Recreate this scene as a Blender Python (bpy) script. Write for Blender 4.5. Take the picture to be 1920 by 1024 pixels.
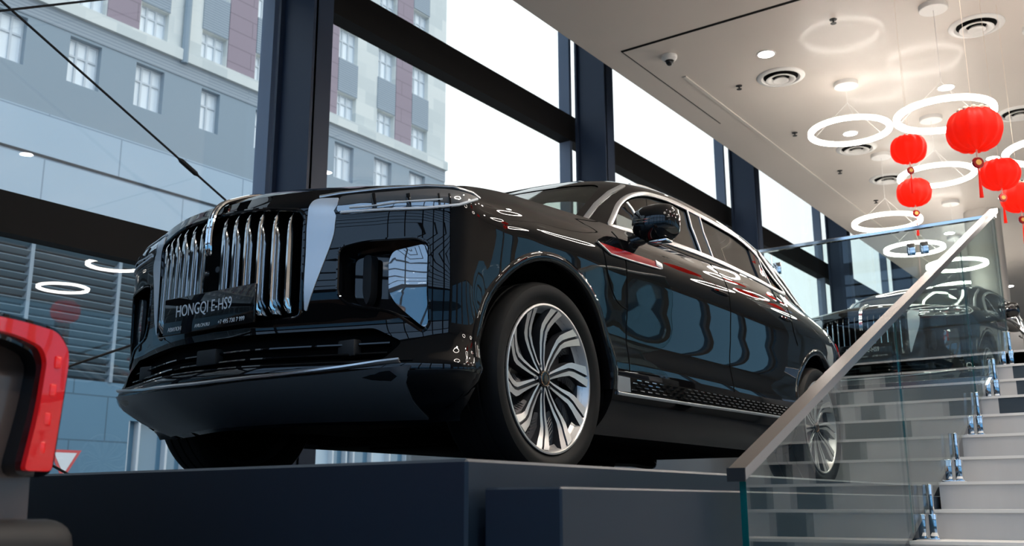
import bpy, bmesh, math, random
from math import pi, sin, cos, radians as R, sqrt, atan2
from mathutils import Vector, Matrix
from mathutils.bvhtree import BVHTree
from mathutils.geometry import delaunay_2d_cdt

random.seed(7)
for o in list(bpy.data.objects): bpy.data.objects.remove(o, do_unlink=True)
scene = bpy.context.scene
COL = scene.collection

# ------------------------------------------------------------------ camera
CAM = Vector((3.2138, 3.0719, -0.08)); YAW, PITCH, ROLL, FPX = 3.759922, 0.2285903, -0.0030683, 1874.96
fw = Vector((cos(YAW)*cos(PITCH), sin(YAW)*cos(PITCH), sin(PITCH)))
rt = fw.cross(Vector((0, 0, 1))).normalized(); up = rt.cross(fw)
rt, up = cos(ROLL)*rt+sin(ROLL)*up, -sin(ROLL)*rt+cos(ROLL)*up
cam = bpy.data.cameras.new('camera'); co = bpy.data.objects.new('camera', cam); COL.objects.link(co)
co.matrix_world = Matrix(((rt.x, up.x, -fw.x, CAM.x), (rt.y, up.y, -fw.y, CAM.y), (rt.z, up.z, -fw.z, CAM.z), (0, 0, 0, 1)))
cam.sensor_width = 36.0; cam.lens = FPX/1920*36; cam.clip_start = 0.05; cam.clip_end = 500
cam.dof.use_dof = True; cam.dof.focus_distance = 4.0; cam.dof.aperture_fstop = 5.6
scene.camera = co
def ray(px, py): return ((px-960)/FPX*rt + (512-py)/FPX*up + fw)
def hit(px, py, ax, val):
    d = ray(px, py); return CAM + d*((val-CAM[ax])/d[ax])

# ------------------------------------------------------------------ world, exposure
w = bpy.data.worlds.new('overcast_sky'); scene.world = w; w.use_nodes = True
nt = w.node_tree; nt.nodes.clear()
wo = nt.nodes.new('ShaderNodeOutputWorld'); bg = nt.nodes.new('ShaderNodeBackground')
tc = nt.nodes.new('ShaderNodeTexCoord'); sx = nt.nodes.new('ShaderNodeSeparateXYZ')
mr = nt.nodes.new('ShaderNodeMapRange'); cr = nt.nodes.new('ShaderNodeValToRGB')
nt.links.new(tc.outputs['Generated'], sx.inputs[0]); nt.links.new(sx.outputs['X'], mr.inputs['Value'])
mr.inputs['From Min'].default_value = -0.5; mr.inputs['From Max'].default_value = 0.6
nt.links.new(mr.outputs[0], cr.inputs[0])
cr.color_ramp.elements[0].color = (0.95, 0.99, 1.0, 1); cr.color_ramp.elements[1].color = (0.62, 0.78, 0.97, 1)
nt.links.new(cr.outputs[0], bg.inputs[0]); bg.inputs[1].default_value = 1.2
nt.links.new(bg.outputs[0], wo.inputs[0])
vs = scene.view_settings
scene.display_settings.display_device = 'sRGB'
vs.view_transform = 'Standard'; vs.look = 'None'; vs.gamma = 1.0; vs.use_curve_mapping = False; vs.exposure = 0.45

# ------------------------------------------------------------------ helpers
def tag(o, label=None, cat=None, group=None, kind=None):
    if label: o['label'] = label
    if cat: o['category'] = cat
    if group: o['group'] = group
    if kind: o['kind'] = kind
    return o
def empty(name, loc=(0, 0, 0), rz=0):
    o = bpy.data.objects.new(name, None); COL.objects.link(o); o.location = loc; o.rotation_euler = (0, 0, rz)
    o.empty_display_size = 0.2
    return o
def sharp(me, ang=35):
    if hasattr(me, 'set_sharp_from_angle'):
        for p in me.polygons: p.use_smooth = True
        me.set_sharp_from_angle(angle=R(ang))
def link(name, me, mat, parent=None, ang=35, smooth=True):
    if smooth: sharp(me, ang)
    o = bpy.data.objects.new(name, me); COL.objects.link(o)
    ms = mat if isinstance(mat, (list, tuple)) else [mat]
    for m in ms: me.materials.append(m)
    if parent is not None: o.parent = parent
    return o
def copy_tree(o, parent=None):
    c = o.copy(); COL.objects.link(c); c.parent = parent
    for ch in [x for x in bpy.data.objects if x.parent == o]: copy_tree(ch, c)
    return c

class MB:
    def __init__(s): s.v = []; s.f = []; s.m = []
    def add(s, vs, fs, mi=0):
        n = len(s.v); s.v += [tuple(v) for v in vs]; s.f += [tuple(i+n for i in f) for f in fs]; s.m += [mi]*len(fs); return s
    def box(s, x0, y0, z0, x1, y1, z1, mi=0):
        x0, x1 = min(x0, x1), max(x0, x1); y0, y1 = min(y0, y1), max(y0, y1); z0, z1 = min(z0, z1), max(z0, z1)
        return s.add([(x0, y0, z0), (x1, y0, z0), (x1, y1, z0), (x0, y1, z0), (x0, y0, z1), (x1, y0, z1), (x1, y1, z1), (x0, y1, z1)],
                     [(3, 2, 1, 0), (4, 5, 6, 7), (0, 1, 5, 4), (1, 2, 6, 5), (2, 3, 7, 6), (3, 0, 4, 7)], mi)
    def rbox(s, c, h, e=0.01, M=None, mi=0, seg=2):
        bm = bmesh.new(); bmesh.ops.create_cube(bm, size=1)
        for v in bm.verts: v.co = Vector((v.co.x*2*h[0], v.co.y*2*h[1], v.co.z*2*h[2]))
        if e > 0: bmesh.ops.bevel(bm, geom=bm.edges[:], offset=e, segments=seg, profile=0.5, affect='EDGES')
        M = M or Matrix.Identity(4)
        bm.verts.index_update()
        s.add([M @ v.co + Vector(c) for v in bm.verts], [[v.index for v in f.verts] for f in bm.faces], mi); bm.free(); return s
    def tube(s, pts, r, n=8, closed=False, mi=0, cap=True, flat=None):
        pts = [Vector(p) for p in pts]; N = len(pts); rs = r if isinstance(r, (list, tuple)) else [r]*N
        rings = []; prev = None
        for i, p in enumerate(pts):
            a = pts[(i-1) % N] if (closed or i > 0) else p; b = pts[(i+1) % N] if (closed or i < N-1) else p
            t = (b-a).normalized()
            if prev is None: u = t.orthogonal().normalized()
            else:
                u = prev - t*prev.dot(t); u = u.normalized() if u.length > 1e-6 else t.orthogonal().normalized()
            prev = u; w_ = t.cross(u)
            rings.append([p + (u*cos(2*pi*k/n)+w_*sin(2*pi*k/n))*rs[i] for k in range(n)])
        vs = [v for rg in rings for v in rg]; fs = []
        for i in range(N if closed else N-1):
            j = (i+1) % N
            for k in range(n): fs.append((i*n+k, i*n+(k+1) % n, j*n+(k+1) % n, j*n+k))
        if cap and not closed: fs += [tuple(range(n-1, -1, -1)), tuple((N-1)*n+k for k in range(n))]
        return s.add(vs, fs, mi)
    def lathe(s, prof, M=None, n=48, mi=0, a0=0, a1=2*pi):
        # prof: (r, h) ; axis = local Z
        M = M or Matrix.Identity(4); full = abs(a1-a0-2*pi) < 1e-6; m = n if full else n+1
        vs = [M @ Vector((r*cos(a0+(a1-a0)*k/n), r*sin(a0+(a1-a0)*k/n), h)) for (r, h) in prof for k in range(m)]
        fs = []
        for i in range(len(prof)-1):
            for k in range(n if full else n):
                k2 = (k+1) % m if full else k+1
                fs.append((i*m+k, i*m+k2, (i+1)*m+k2, (i+1)*m+k))
        return s.add(vs, fs, mi)
    def prism(s, poly, d, mi=0):
        # poly: list of 3D points (planar), extruded by vector d
        d = Vector(d); n = len(poly); P = [Vector(p) for p in poly]
        nrm = sum(((P[i]-P[0]).cross(P[(i+1) % n]-P[0]) for i in range(n)), Vector())
        if nrm.dot(d) > 0: P = P[::-1]
        return s.add(P+[p+d for p in P], [tuple(range(n))]+[tuple(n+i for i in range(n-1, -1, -1))]+[(i, (i+n), (i+1) % n+n, (i+1) % n) for i in range(n)], mi)
    def sphere(s, c, r, nu=16, nv=10, mi=0):
        rr = r if isinstance(r, (tuple, list)) else (r, r, r)
        prof = [(sin(pi*j/nv), -cos(pi*j/nv)) for j in range(nv+1)]
        M = Matrix.Translation(c) @ Matrix.Diagonal((*rr, 1))
        return s.lathe([(max(a, 1e-4), b) for a, b in prof], M, nu, mi)
    def mirror(s):
        o = MB(); o.v = [(x, -y, z) for x, y, z in s.v]; o.f = [tuple(reversed(f)) for f in s.f]; o.m = list(s.m); return o
    def join(s, o): n = len(s.v); s.v += o.v; s.f += [tuple(i+n for i in f) for f in o.f]; s.m += o.m; return s
    def xf(s, M): s.v = [tuple(M @ Vector(v)) for v in s.v]; return s
    def mesh(s, name):
        me = bpy.data.meshes.new(name); me.from_pydata(s.v, [], s.f); me.update()
        for p, m in zip(me.polygons, s.m): p.material_index = m
        return me
    def build(s, name, mat, parent=None, ang=35, smooth=True, fix=False):
        me = s.mesh(name)
        if fix:
            bm = bmesh.new(); bm.from_mesh(me); bmesh.ops.remove_doubles(bm, verts=bm.verts, dist=1e-5)
            bmesh.ops.recalc_face_normals(bm, faces=bm.faces); bm.to_mesh(me); bm.free()
        return link(name, me, mat, parent, ang, smooth)

# ------------------------------------------------------------------ materials
def principled(name, col, rough=0.5, metal=0.0, coat=0.0, spec=0.5, emit=None, estr=0.0, coat_rough=0.02):
    m = bpy.data.materials.new(name); m.use_nodes = True; b = m.node_tree.nodes['Principled BSDF']
    b.inputs['Base Color'].default_value = (*col, 1); b.inputs['Roughness'].default_value = rough
    b.inputs['Metallic'].default_value = metal; b.inputs['Coat Weight'].default_value = coat
    b.inputs['Coat Roughness'].default_value = coat_rough; b.inputs['Specular IOR Level'].default_value = spec
    if emit: b.inputs['Emission Color'].default_value = (*emit, 1); b.inputs['Emission Strength'].default_value = estr
    return m
def noisy(m, scale, amt, col2=None, bump=0.0, stretch=(1, 1, 1)):
    nt = m.node_tree; b = nt.nodes['Principled BSDF']; tc = nt.nodes.new('ShaderNodeTexCoord'); mp = nt.nodes.new('ShaderNodeMapping')
    n = nt.nodes.new('ShaderNodeTexNoise'); n.inputs['Scale'].default_value = scale; n.inputs['Detail'].default_value = 5
    mp.inputs['Scale'].default_value = stretch
    nt.links.new(tc.outputs['Object'], mp.inputs[0]); nt.links.new(mp.outputs[0], n.inputs['Vector'])
    c = b.inputs['Base Color'].default_value[:3]; c2 = col2 or tuple(x*(1-amt) for x in c)
    mx = nt.nodes.new('ShaderNodeMix'); mx.data_type = 'RGBA'; mx.inputs['A'].default_value = (*c, 1); mx.inputs['B'].default_value = (*c2, 1)
    nt.links.new(n.outputs['Fac'], mx.inputs['Factor']); nt.links.new(mx.outputs['Result'], b.inputs['Base Color'])
    if bump:
        bp = nt.nodes.new('ShaderNodeBump'); bp.inputs['Strength'].default_value = bump; bp.inputs['Distance'].default_value = 0.01
        nt.links.new(n.outputs['Fac'], bp.inputs['Height']); nt.links.new(bp.outputs[0], b.inputs['Normal'])
    return m
def glass(name, tint, ior=1.5, twosided=False, rough=0.0, refl=1.0):
    m = bpy.data.materials.new(name); m.use_nodes = True; nt = m.node_tree; nt.nodes.clear()
    out = nt.nodes.new('ShaderNodeOutputMaterial'); mx = nt.nodes.new('ShaderNodeMixShader')
    tr = nt.nodes.new('ShaderNodeBsdfTransparent'); gl = nt.nodes.new('ShaderNodeBsdfGlossy'); fr = nt.nodes.new('ShaderNodeFresnel')
    tr.inputs[0].default_value = (*tint, 1); gl.inputs['Roughness'].default_value = rough; fr.inputs['IOR'].default_value = ior
    gl.inputs['Color'].default_value = (refl, refl, refl, 1)
    geo = nt.nodes.new('ShaderNodeNewGeometry')
    # same Fresnel from both sides of the pane
    src = fr.outputs[0]
    ab = nt.nodes.new('ShaderNodeVectorMath'); ab.operation = 'DOT_PRODUCT'
    nt.links.new(geo.outputs['Incoming'], ab.inputs[0]); nt.links.new(geo.outputs['Normal'], ab.inputs[1])
    a2 = nt.nodes.new('ShaderNodeMath'); a2.operation = 'ABSOLUTE'; nt.links.new(ab.outputs['Value'], a2.inputs[0])
    s1 = nt.nodes.new('ShaderNodeMath'); s1.operation = 'SUBTRACT'; s1.inputs[0].default_value = 1.0; nt.links.new(a2.outputs[0], s1.inputs[1])
    p5 = nt.nodes.new('ShaderNodeMath'); p5.operation = 'POWER'; nt.links.new(s1.outputs[0], p5.inputs[0]); p5.inputs[1].default_value = 5.0
    f0 = ((ior-1)/(ior+1))**2
    ma = nt.nodes.new('ShaderNodeMath'); ma.operation = 'MULTIPLY_ADD'; nt.links.new(p5.outputs[0], ma.inputs[0]); ma.inputs[1].default_value = 1-f0; ma.inputs[2].default_value = f0
    src = ma.outputs[0]
    if twosided:   # two surfaces: 2F/(1+F)
        m2 = nt.nodes.new('ShaderNodeMath'); m2.operation = 'MULTIPLY'; nt.links.new(src, m2.inputs[0]); m2.inputs[1].default_value = 2
        p1 = nt.nodes.new('ShaderNodeMath'); p1.operation = 'ADD'; nt.links.new(src, p1.inputs[0]); p1.inputs[1].default_value = 1
        dv = nt.nodes.new('ShaderNodeMath'); dv.operation = 'DIVIDE'; nt.links.new(m2.outputs[0], dv.inputs[0]); nt.links.new(p1.outputs[0], dv.inputs[1]); src = dv.outputs[0]
    nt.nodes.remove(fr)
    nt.links.new(src, mx.inputs[0]); nt.links.new(tr.outputs[0], mx.inputs[1]); nt.links.new(gl.outputs[0], mx.inputs[2]); nt.links.new(mx.outputs[0], out.inputs[0])
    return m
def emis(name, col, s):
    m = bpy.data.materials.new(name); m.use_nodes = True; nt = m.node_tree; nt.nodes.clear()
    out = nt.nodes.new('ShaderNodeOutputMaterial'); e = nt.nodes.new('ShaderNodeEmission'); e.inputs[0].default_value = (*col, 1); e.inputs[1].default_value = s
    nt.links.new(e.outputs[0], out.inputs[0]); return m

M_paint = principled('black_car_paint', (0.004, 0.004, 0.0045), 0.5, 0.0, 1.0, 0.0, coat_rough=0.0)
M_pblack = principled('gloss_black_plastic', (0.006, 0.006, 0.0065), 0.5, 0, 1.0, 0.0, coat_rough=.01)
M_matblack = principled('matte_black', (0.012, 0.012, 0.013), 0.6)
M_void = principled('dark_cavity', (0.004, 0.004, 0.004), 0.9, spec=0.1)
M_chrome = principled('chrome', (0.82, 0.82, 0.82), 0.06, 1.0)
M_satin = principled('satin_silver', (0.70, 0.71, 0.72), 0.30, .85)
M_spanel = principled('silver_grille_panel', (0.80, 0.83, 0.86), 0.22, .25)
M_chin = principled('grey_skid_plate', (0.20, 0.21, 0.22), 0.3, 0.6)
M_rim = principled('machined_rim', (0.74, 0.72, 0.70), 0.3, .75)
M_rimdark = principled('dark_rim_paint', (0.05, 0.05, 0.055), 0.3, 0.5)
M_tire = noisy(principled('tire_rubber', (0.008, 0.008, 0.008), 0.6, spec=.2), 40, .3)
M_red = principled('red_accent', (0.45, 0.01, 0.015), 0.15, 0.3, 0.8)
M_lens = principled('clear_lamp_lens', (0.30, 0.31, 0.32), 0.02, 0.75, 1.0)
M_wglass = glass('windscreen_glass', (0.66, 0.72, 0.68))
M_sglass = glass('side_window_glass', (0.50, 0.49, 0.46))
M_pglass = glass('privacy_glass', (0.03, 0.03, 0.03))
M_leather = noisy(principled('seat_leather', (0.16, 0.15, 0.13), 0.5), 30, .3)
M_white = principled('white_lettering', (0.85, 0.85, 0.85), 0.4)
M_disc = principled('brake_disc', (0.25, 0.25, 0.25), 0.35, 0.9)
M_lampred = principled('red_lamp_lens', (0.55, 0.004, 0.006), 0.12, 0, 1.0, emit=(1, 0.01, 0.01), estr=0.12)
# ------------------------------------------------------------------ room materials
M_floor = noisy(principled('polished_floor_tile', (0.42, 0.42, 0.41), 0.18, coat=.3), 3, .12)
M_ceil = noisy(principled('stretch_ceiling', (0.63, 0.57, 0.515), 0.45, spec=.35, coat=.10, coat_rough=.10), 1.2, .06)
M_soffit = principled('painted_soffit', (0.60, 0.56, 0.51), 0.5)
M_wall = noisy(principled('warm_grey_wall', (0.50, 0.46, 0.42), 0.7), 2, .08)
M_steel = principled('dark_blue_grey_steel', (0.030, 0.045, 0.082), 0.42)
M_mull = principled('window_mullion_paint', (0.25, 0.31, 0.42), 0.45)
M_beam = principled('dark_bronze_beam', (0.008, 0.0065, 0.006), 0.6, spec=.25)
M_plinth = noisy(principled('satin_graphite_plinth', (0.010, 0.022, 0.040), 0.42), 25, .12)
M_plinth_top = principled('plinth_top', (0.05, 0.05, 0.052), 0.35)
M_glazing = glass('facade_glazing', (0.95, 0.975, 0.98))
M_glazing_front = glass('blue_daylight_glazing', (0.40, 0.59, 0.72))  # blue tint added to colour the daylight coming through the unseen windows
M_glazing_clear = glass('clear_front_glazing', (0.80, 0.90, 1.0))
M_bal = glass('balustrade_glass', (0.90, 0.96, 0.95), ior=1.45, refl=.78)
M_gedge = principled('green_glass_edge', (0.0, 0.10, 0.10), 0.1, coat=1)
M_steelrail = principled('brushed_rail_steel', (0.56, 0.53, 0.52), 0.24, 1.0)
M_ring = emis('ring_light_diffuser', (1.0, 0.93, 0.84), 26.0)
M_down = emis('downlight_diffuser', (1.0, 0.95, 0.88), 40.0)
M_wplastic = principled('white_plastic', (0.75, 0.73, 0.70), 0.4)
M_tile_l = noisy(principled('light_stair_tile', (0.55, 0.54, 0.53), 0.35), 2.5, .25, stretch=(1, 3, .3))
M_tile_d = principled('dark_stair_tile', (0.035, 0.045, 0.055), 0.35)
M_nosing = principled('pale_stair_nosing', (0.72, 0.70, 0.67), 0.35)

st = lambda o: tag(o, kind='structure')
ZF = -0.9; ZU = 0.78; ZC = 4.70; YG = -3.87
XS0 = -3.10      # top riser
st(MB().box(-3.1, -3.95, ZF-.2, 9.2, 10, ZF).build('floor', M_floor, smooth=False))
# upper floor behind the plinth and at the top of the stairs
st(MB().box(-26, -3.95, ZF-.2, -4.75, 10, ZU).box(-4.75, 2.06, ZF-.2, XS0, 10, ZU).build('floor', M_floor, smooth=False))
# slab with dropped ceiling, free edge parallel with the glass wall
c = MB().box(-26, -2.05, ZC, 3.0, 10, ZC+.5); st(c.build('ceiling', M_ceil, smooth=False))
st(MB().box(-26, -4.1, 8.0, 9.2, 10.2, 8.2).build('ceiling', M_soffit, smooth=False))
gr = MB().box(-5.64, -1.75, ZC-.004, -5.60, 9.9, ZC+.001); st(gr.build('trim_1', M_void, smooth=False))
st(MB().box(-8.2, -1.756, ZC-.003, -5.62, -1.744, ZC+.001).build('trim_2', M_matblack, smooth=False))
st(MB().box(-25.9, -1.50, ZC-.012, -6.6, -1.46, ZC+.001).build('trim_3', M_soffit, smooth=False))
# outer walls
st(MB().box(-26.2, -4.1, ZF, -26, 10.2, 8.0).build('wall_back', M_wall, smooth=False))
M_dk = principled('dark_partition', (.03, .028, .027), .6)
wr = MB().box(-26, 10, ZF, -7, 10.2, 1.15).box(-26, 10, 4.3, -7, 10.2, 8).box(-7, 10, 2.6, 9.2, 10.2, 8).box(-7, 10, ZF, 9.2, 10.2, -.55)
for x in (-25.6, -22.9, -19.9, -17.2, -14.2, -11.3, -9): wr.box(x, 10, 1.1, x+.25, 10.2, 4.35)
for x in (-7, -4.2, -1.0, 2.4, 5.6, 8.4): wr.box(x, 10, ZF, x+.7, 10.2, 2.6)
st(wr.build('wall_right', M_wall, smooth=False))
st(MB().box(-7, 10.08, -.55, 9.2, 10.1, 2.6).build('window_1', M_glazing_front, smooth=False)); st(MB().box(-26, 10.08, 1.1, -7, 10.1, 4.35).build('window_51', M_glazing_front, smooth=False))
# front glass wall (seen in the car's paint)
fw_ = MB()
for y in (-3.9, -1.9, .1, 2.1, 4.1, 6.1, 8.1, 9.9): fw_.box(9.0, y, ZF, 9.2, y+.12, 8)
for z in (ZF, 1.9, 4.9, 7.8): fw_.box(8.95, -3.95, z, 9.2, 10, z+.22)
for k in range(9): fw_.box(9.1, -3.9, 2.4+.28*k, 9.16, 10, 2.43+.28*k)
st(fw_.build('trim_4', M_steel, smooth=False)); st(MB().box(9.12, -3.9, ZF, 9.14, 10, 2.0).build('window_2', M_glazing_front, smooth=False)); st(MB().box(9.12, -3.9, 2.0, 9.14, 10, 8).build('window_50', M_glazing_clear, smooth=False))
# left glass wall: columns, mullions, transoms, panes
n = 3
for k, x in enumerate((8.0, 2.7, -2.5, -7.7, -12.9, -18.1, -23.3)):
    col = MB().box(x, -3.60, ZF, x-.025, -3.15, 8).box(x+.05, -3.60, ZF, x-.20, -3.57, 8).box(x+.03, -3.18, ZF, x-.21, -3.15, 8).box(x-.03, -3.57, ZF, x-.19, -3.17, 8)
    st(col.build('trim_%d' % (k+5), [M_steel], smooth=False))
    st(MB().box(x, -3.89, ZF, x-.06, -3.72, 8).build('trim_%d' % (k+15), M_mull, smooth=False))
st(MB().box(-26, -3.89, 4.75, 9, -3.70, 5.11).box(-26, -3.93, 4.80, 9, -3.89, 5.06).build('trim_25', M_beam, smooth=False))
st(MB().box(-26, -3.89, 1.80, 9, -3.75, 2.10).build('trim_26', M_beam, smooth=False))
st(MB().box(-26, -3.93, -.9, 9, -3.72, -.72).build('trim_27', M_beam, smooth=False))
xs = [9, 2.67, -2.53, -7.73, -12.93, -18.13, -23.3, -26]; q = 3
for i in range(len(xs)-1):
    for za, zb in ((-.72, 1.80), (2.10, 4.75), (5.11, 8.0)):
        st(MB().box(xs[i]-.06, YG-.012, za, xs[i+1], YG, zb).build('window_%d' % q, M_glazing, smooth=False)); q += 1
# round interior pillar on the upper level
st(MB().lathe([(.28, ZU), (.28, ZC)], Matrix.Translation((-14.5, .15, 0)), 32).build('trim_28', M_wall))

# ------------------------------------------------------------------ facade bracing rods
def rod(a, b, r, lab, buckle=None):
    t = empty('bracing_rod', a); tag(t, lab, 'bracing rod', 'tension rods across the window wall')
    L = Vector(b)-Vector(a)
    MB().tube([Vector((0, 0, 0)), L], r, 8).build('rod', M_matblack, t)
    if buckle: 
        p = L*buckle; d = L.normalized(); MB().tube([p-d*.11, p-d*.08, p+d*.08, p+d*.11], [r, r*2.3, r*2.3, r], 10).build('turnbuckle', M_matblack, t)
    return t
yb = -3.6
rod((2.66, yb, 4.635), (-2.46, yb+.05, 2.185), .009, 'thin black bracing rod with turnbuckle falling to the bonnet across the upper left pane', .825)
rod((2.66, yb+.02, 1.87), (-2.46, yb+.07, 4.71), .009, 'thin black bracing rod rising toward the column in the top left corner')
rod((2.66, yb, 1.70), (-2.46, yb+.05, -.62), .009, 'thin black bracing rod descending beside the yield sign in the lower left pane')
rod((2.66, yb+.02, -.60), (-2.46, yb+.07, 1.67), .009, 'thin black bracing rod climbing behind the grille in the lower left pane')

# ------------------------------------------------------------------ plinth
pt = empty('display_platform', (-1.5, 0, ZF)); tag(pt, 'large graphite display platform with a blue-lit front face carrying the black SUV', 'platform')
MB().rbox((0, 0, .455), (3.15, 1.85, .455), .006, seg=1).build('platform_block', M_plinth, pt)
p2 = empty('low_plinth', (-1.5, 1.965, ZF)); tag(p2, 'narrow lower graphite plinth along the side of the display platform', 'plinth')
MB().rbox((0, -.006, .427), (3.12, .089, .427), .004, seg=1).build('plinth_block', M_plinth, p2)

# ------------------------------------------------------------------ stairs
stair = empty('staircase', (XS0, 2.06, ZF)); tag(stair, 'wide stair with light and dark square tiled risers climbing to the upper floor', 'staircase')
DARK = {0: [(2.14, 2.75), (2.88, 3.0), (3.2, 3.6)], 1: [(2.14, 2.76), (2.88, 2.98), (3.3, 3.5)], 2: [(2.19, 2.76), (2.87, 2.97)], 3: [(2.14, 2.31), (2.63, 2.76), (2.87, 2.97)], 4: [(2.44, 2.77), (2.85, 2.95)],
        5: [(2.59, 2.71), (2.87, 2.98)], 6: [(2.6, 2.76), (2.87, 2.98)], 7: [(2.6, 2.76), (2.87, 2.98)], 8: [(2.6, 2.76)], 9: [(2.59, 2.76)]}
RX, RZ = .265, .11
for k in range(15):
    x = XS0+RX*k; zt = ZU-RZ*k; zb = max(zt-RZ, ZF); Y1 = 6.0
    rz = random.Random(k); dk = list(DARK.get(k, [(2.5, 2.7)])); y = 3.3
    while y < Y1-.4:
        if rz.random() < .45: dk.append((y, y+.16*rz.randint(1, 2)))
        y += .5
    s_ = MB(); ys = sorted(set([2.06, Y1]+[v for d in dk for v in d]))
    for a, b in zip(ys, ys[1:]):
        m = any(d[0]-1e-6 <= a and b <= d[1]+1e-6 for d in dk)
        s_.add([(x, a, ZF), (x, b, ZF), (x, b, zt-.012), (x, a, zt-.012)], [(0, 1, 2, 3)], 1 if m else 0)
    s_.add([(x-RX, 2.06, ZF), (x, 2.06, ZF), (x, 2.06, zt-.012), (x-RX, 2.06, zt-.012)], [(0, 1, 2, 3)], 0)
    s_.add([(x-RX, Y1, ZF), (x, Y1, ZF), (x, Y1, zt-.012), (x-RX, Y1, zt-.012)], [(3, 2, 1, 0)], 0)
    s_.box(x-RX, 2.06, zt-.012, x+.006, Y1, zt, 2)
    s_.xf(Matrix.Translation((-XS0, -2.06, -ZF))); s_.build('step', [M_tile_l, M_tile_d, M_nosing], stair, smooth=False)

# ------------------------------------------------------------------ stair balustrade: glass, handrail, clamps
YB = 2.10
def zr(x): return .0+.405*(.90-x)            # rail line
def zb_(x): return ZU-.415*(x-XS0)+.02       # foot line of the glass (just above the nosings)
bal = empty('stair_balustrade', (0.9, YB, ZF)); tag(bal, 'frameless glass stair balustrade with flat steel handrail rising from the platform corner', 'balustrade')
T = Matrix.Translation((-.9, -YB, -ZF))
ends = [.90, -.62, -1.98, -3.05]
for a, b in zip(ends, ends[1:]):
    a2, b2 = a-.006, b+.006
    g = MB().prism([(a2, YB-.008, zb_(a2)+.05), (a2, YB-.008, zr(a2)-.01), (b2, YB-.008, zr(b2)-.01), (b2, YB-.008, zb_(b2)+.05)], (0, .016, 0)).xf(T)
    o = g.build('glass_panel', [M_bal], bal, smooth=False)
    e = MB()
    for xx in (a2, b2):
        wy = .0085 if xx > .8 else .0012
        MB().box(xx-.0008, YB-wy, zb_(xx)+.05, xx+.0008, YB+wy, zr(xx)-.01).xf(T).build('glass_edge', M_gedge, bal, smooth=False)
MB().prism([(.93, YB-.022, zr(.93)-.012), (.93, YB-.022, zr(.93)+.016), (-3.08, YB-.022, zr(-3.08)+.016), (-3.08, YB-.022, zr(-3.08)-.012)], (0, .044, 0)).xf(T).build('handrail', M_steelrail, bal, smooth=False)
MB().box(.929, YB-.023, zr(.93)-.014, .934, YB+.023, zr(.93)+.018).xf(T).build('rail_end_cap', M_matblack, bal, smooth=False)
for k, x in enumerate((-2.97, -2.42, -1.90, -1.36, -.84, -.30, .35)):
    i = math.floor((x-XS0)/RX)+1; zt = ZU-RZ*i
    cl = empty('glass_clamp'); cl.parent = bal; cl.location = (x-.9, 0, zt-ZF)
    h = .155 if k % 2 == 0 or k < 4 else .12
    MB().rbox((0, 0.0, .004), (.035, .045, .004), .002).build('clamp_foot', M_chrome, cl)
    MB().rbox((0, .020, .05), (.016, .014, .045), .005).rbox((0, -.020, .05), (.016, .014, .045), .005).build('clamp_block', M_chrome, cl)
    MB().rbox((0, .018, .05+h/2), (.010, .008, h/2), .006).build('clamp_finger', M_chrome, cl)
# rear balustrade on the upper floor behind the platform
XB = -4.82
rb = empty('landing_balustrade', (XB, 1.83, ZU)); tag(rb, 'level glass balustrade along the upper floor edge behind the platform', 'balustrade')
for a, b in ((0, -.56), (-.57, -1.75), (-1.76, -2.95), (-2.96, -4.15), (-4.16, -5.3)):
    MB().box(-.007, a-.003, .06, .007, b+.003, 1.25).build('glass_panel', M_bal, rb, smooth=False)
MB().rbox((0, -2.65, 1.262), (.022, 2.66, .014), .003).build('handrail', M_chrome, rb, smooth=False)
MB().rbox((0, -2.65, .03), (.03, 2.66, .03), .003).build('base_channel', M_steelrail, rb, smooth=False)
for y in (-.565, -1.755, -2.955, -4.155):
    for dy in (-.05, .05): MB().rbox((.014, y+dy, 1.09), (.008, .032, .05), .004).build('glass_clip', M_chrome, rb)

# ------------------------------------------------------------------ ceiling fixtures
def ring(c, D, lab, canopy=True, grp='ring pendant lamps under the ceiling'):
    t = empty('ring_pendant', c); tag(t, lab, 'pendant lamp', grp)
    Ro = D/2; prof = []
    MB().lathe([(Ro-.055, -.014), (Ro, -.014), (Ro, .022), (Ro-.055, .022), (Ro-.055, -.014)], None, 72).build('ring_diffuser', M_ring, t, 30)
    h = ZC-c[2]
    MB().lathe([(Ro-.05, .0225), (Ro-.005, .0225), (Ro-.005, .032), (Ro-.05, .032), (Ro-.05, .0225)], None, 72).build('ring_housing', M_wplastic, t, 30)
    MB().lathe([(.001, h-.05), (.13, h-.05), (.135, h-.045), (.135, h), (.001, h)], None, 40).build('canopy', M_wplastic, t, 40)
    cb = MB()
    for k in range(3): a = 2*pi*k/3+.4; cb.tube([(0, 0, h-.05), (0, 0, min(.35, h-.1)), ((Ro-.03)*cos(a), (Ro-.03)*sin(a), .03)], .0022, 5)
    cb.build('suspension_cable', M_wplastic, t)
    return t
RG = [((-7.87, -.04, 4.10), 'glowing white ring pendant encircling a ceiling downlight, left of the lanterns'),
      ((-6.52, 1.24, 3.55), 'large glowing white ring pendant directly behind the biggest red lantern'),
      ((-9.57, .50, 3.92), 'glowing white ring pendant just above the lower left red lantern'),
      ((-10.61, -.41, 3.71), 'glowing white ring pendant crossing the level glass rail'),
      ((-13.12, -.66, 3.89), 'glowing white ring pendant seen through the glass under the rail clips'),
      ((-13.57, -.14, 3.64), 'topmost of the stacked ring pendants beyond the steel handrail'),
      ((-15.97, -.59, 3.75), 'lowest of the stacked ring pendants beyond the steel handrail'),
      ((-18.1, -.75, 4.02), 'middle one of the stacked ring pendants beyond the handrail'),
      ((-7.6, 2.0, 3.35), 'glowing ring pendant cut by the right edge beside the red lanterns'),
      ((-17.3, .95, 3.55), 'distant ring pendant low at the right edge above the white board')]
for c, lab in RG: ring(c, .92, lab)
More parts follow.
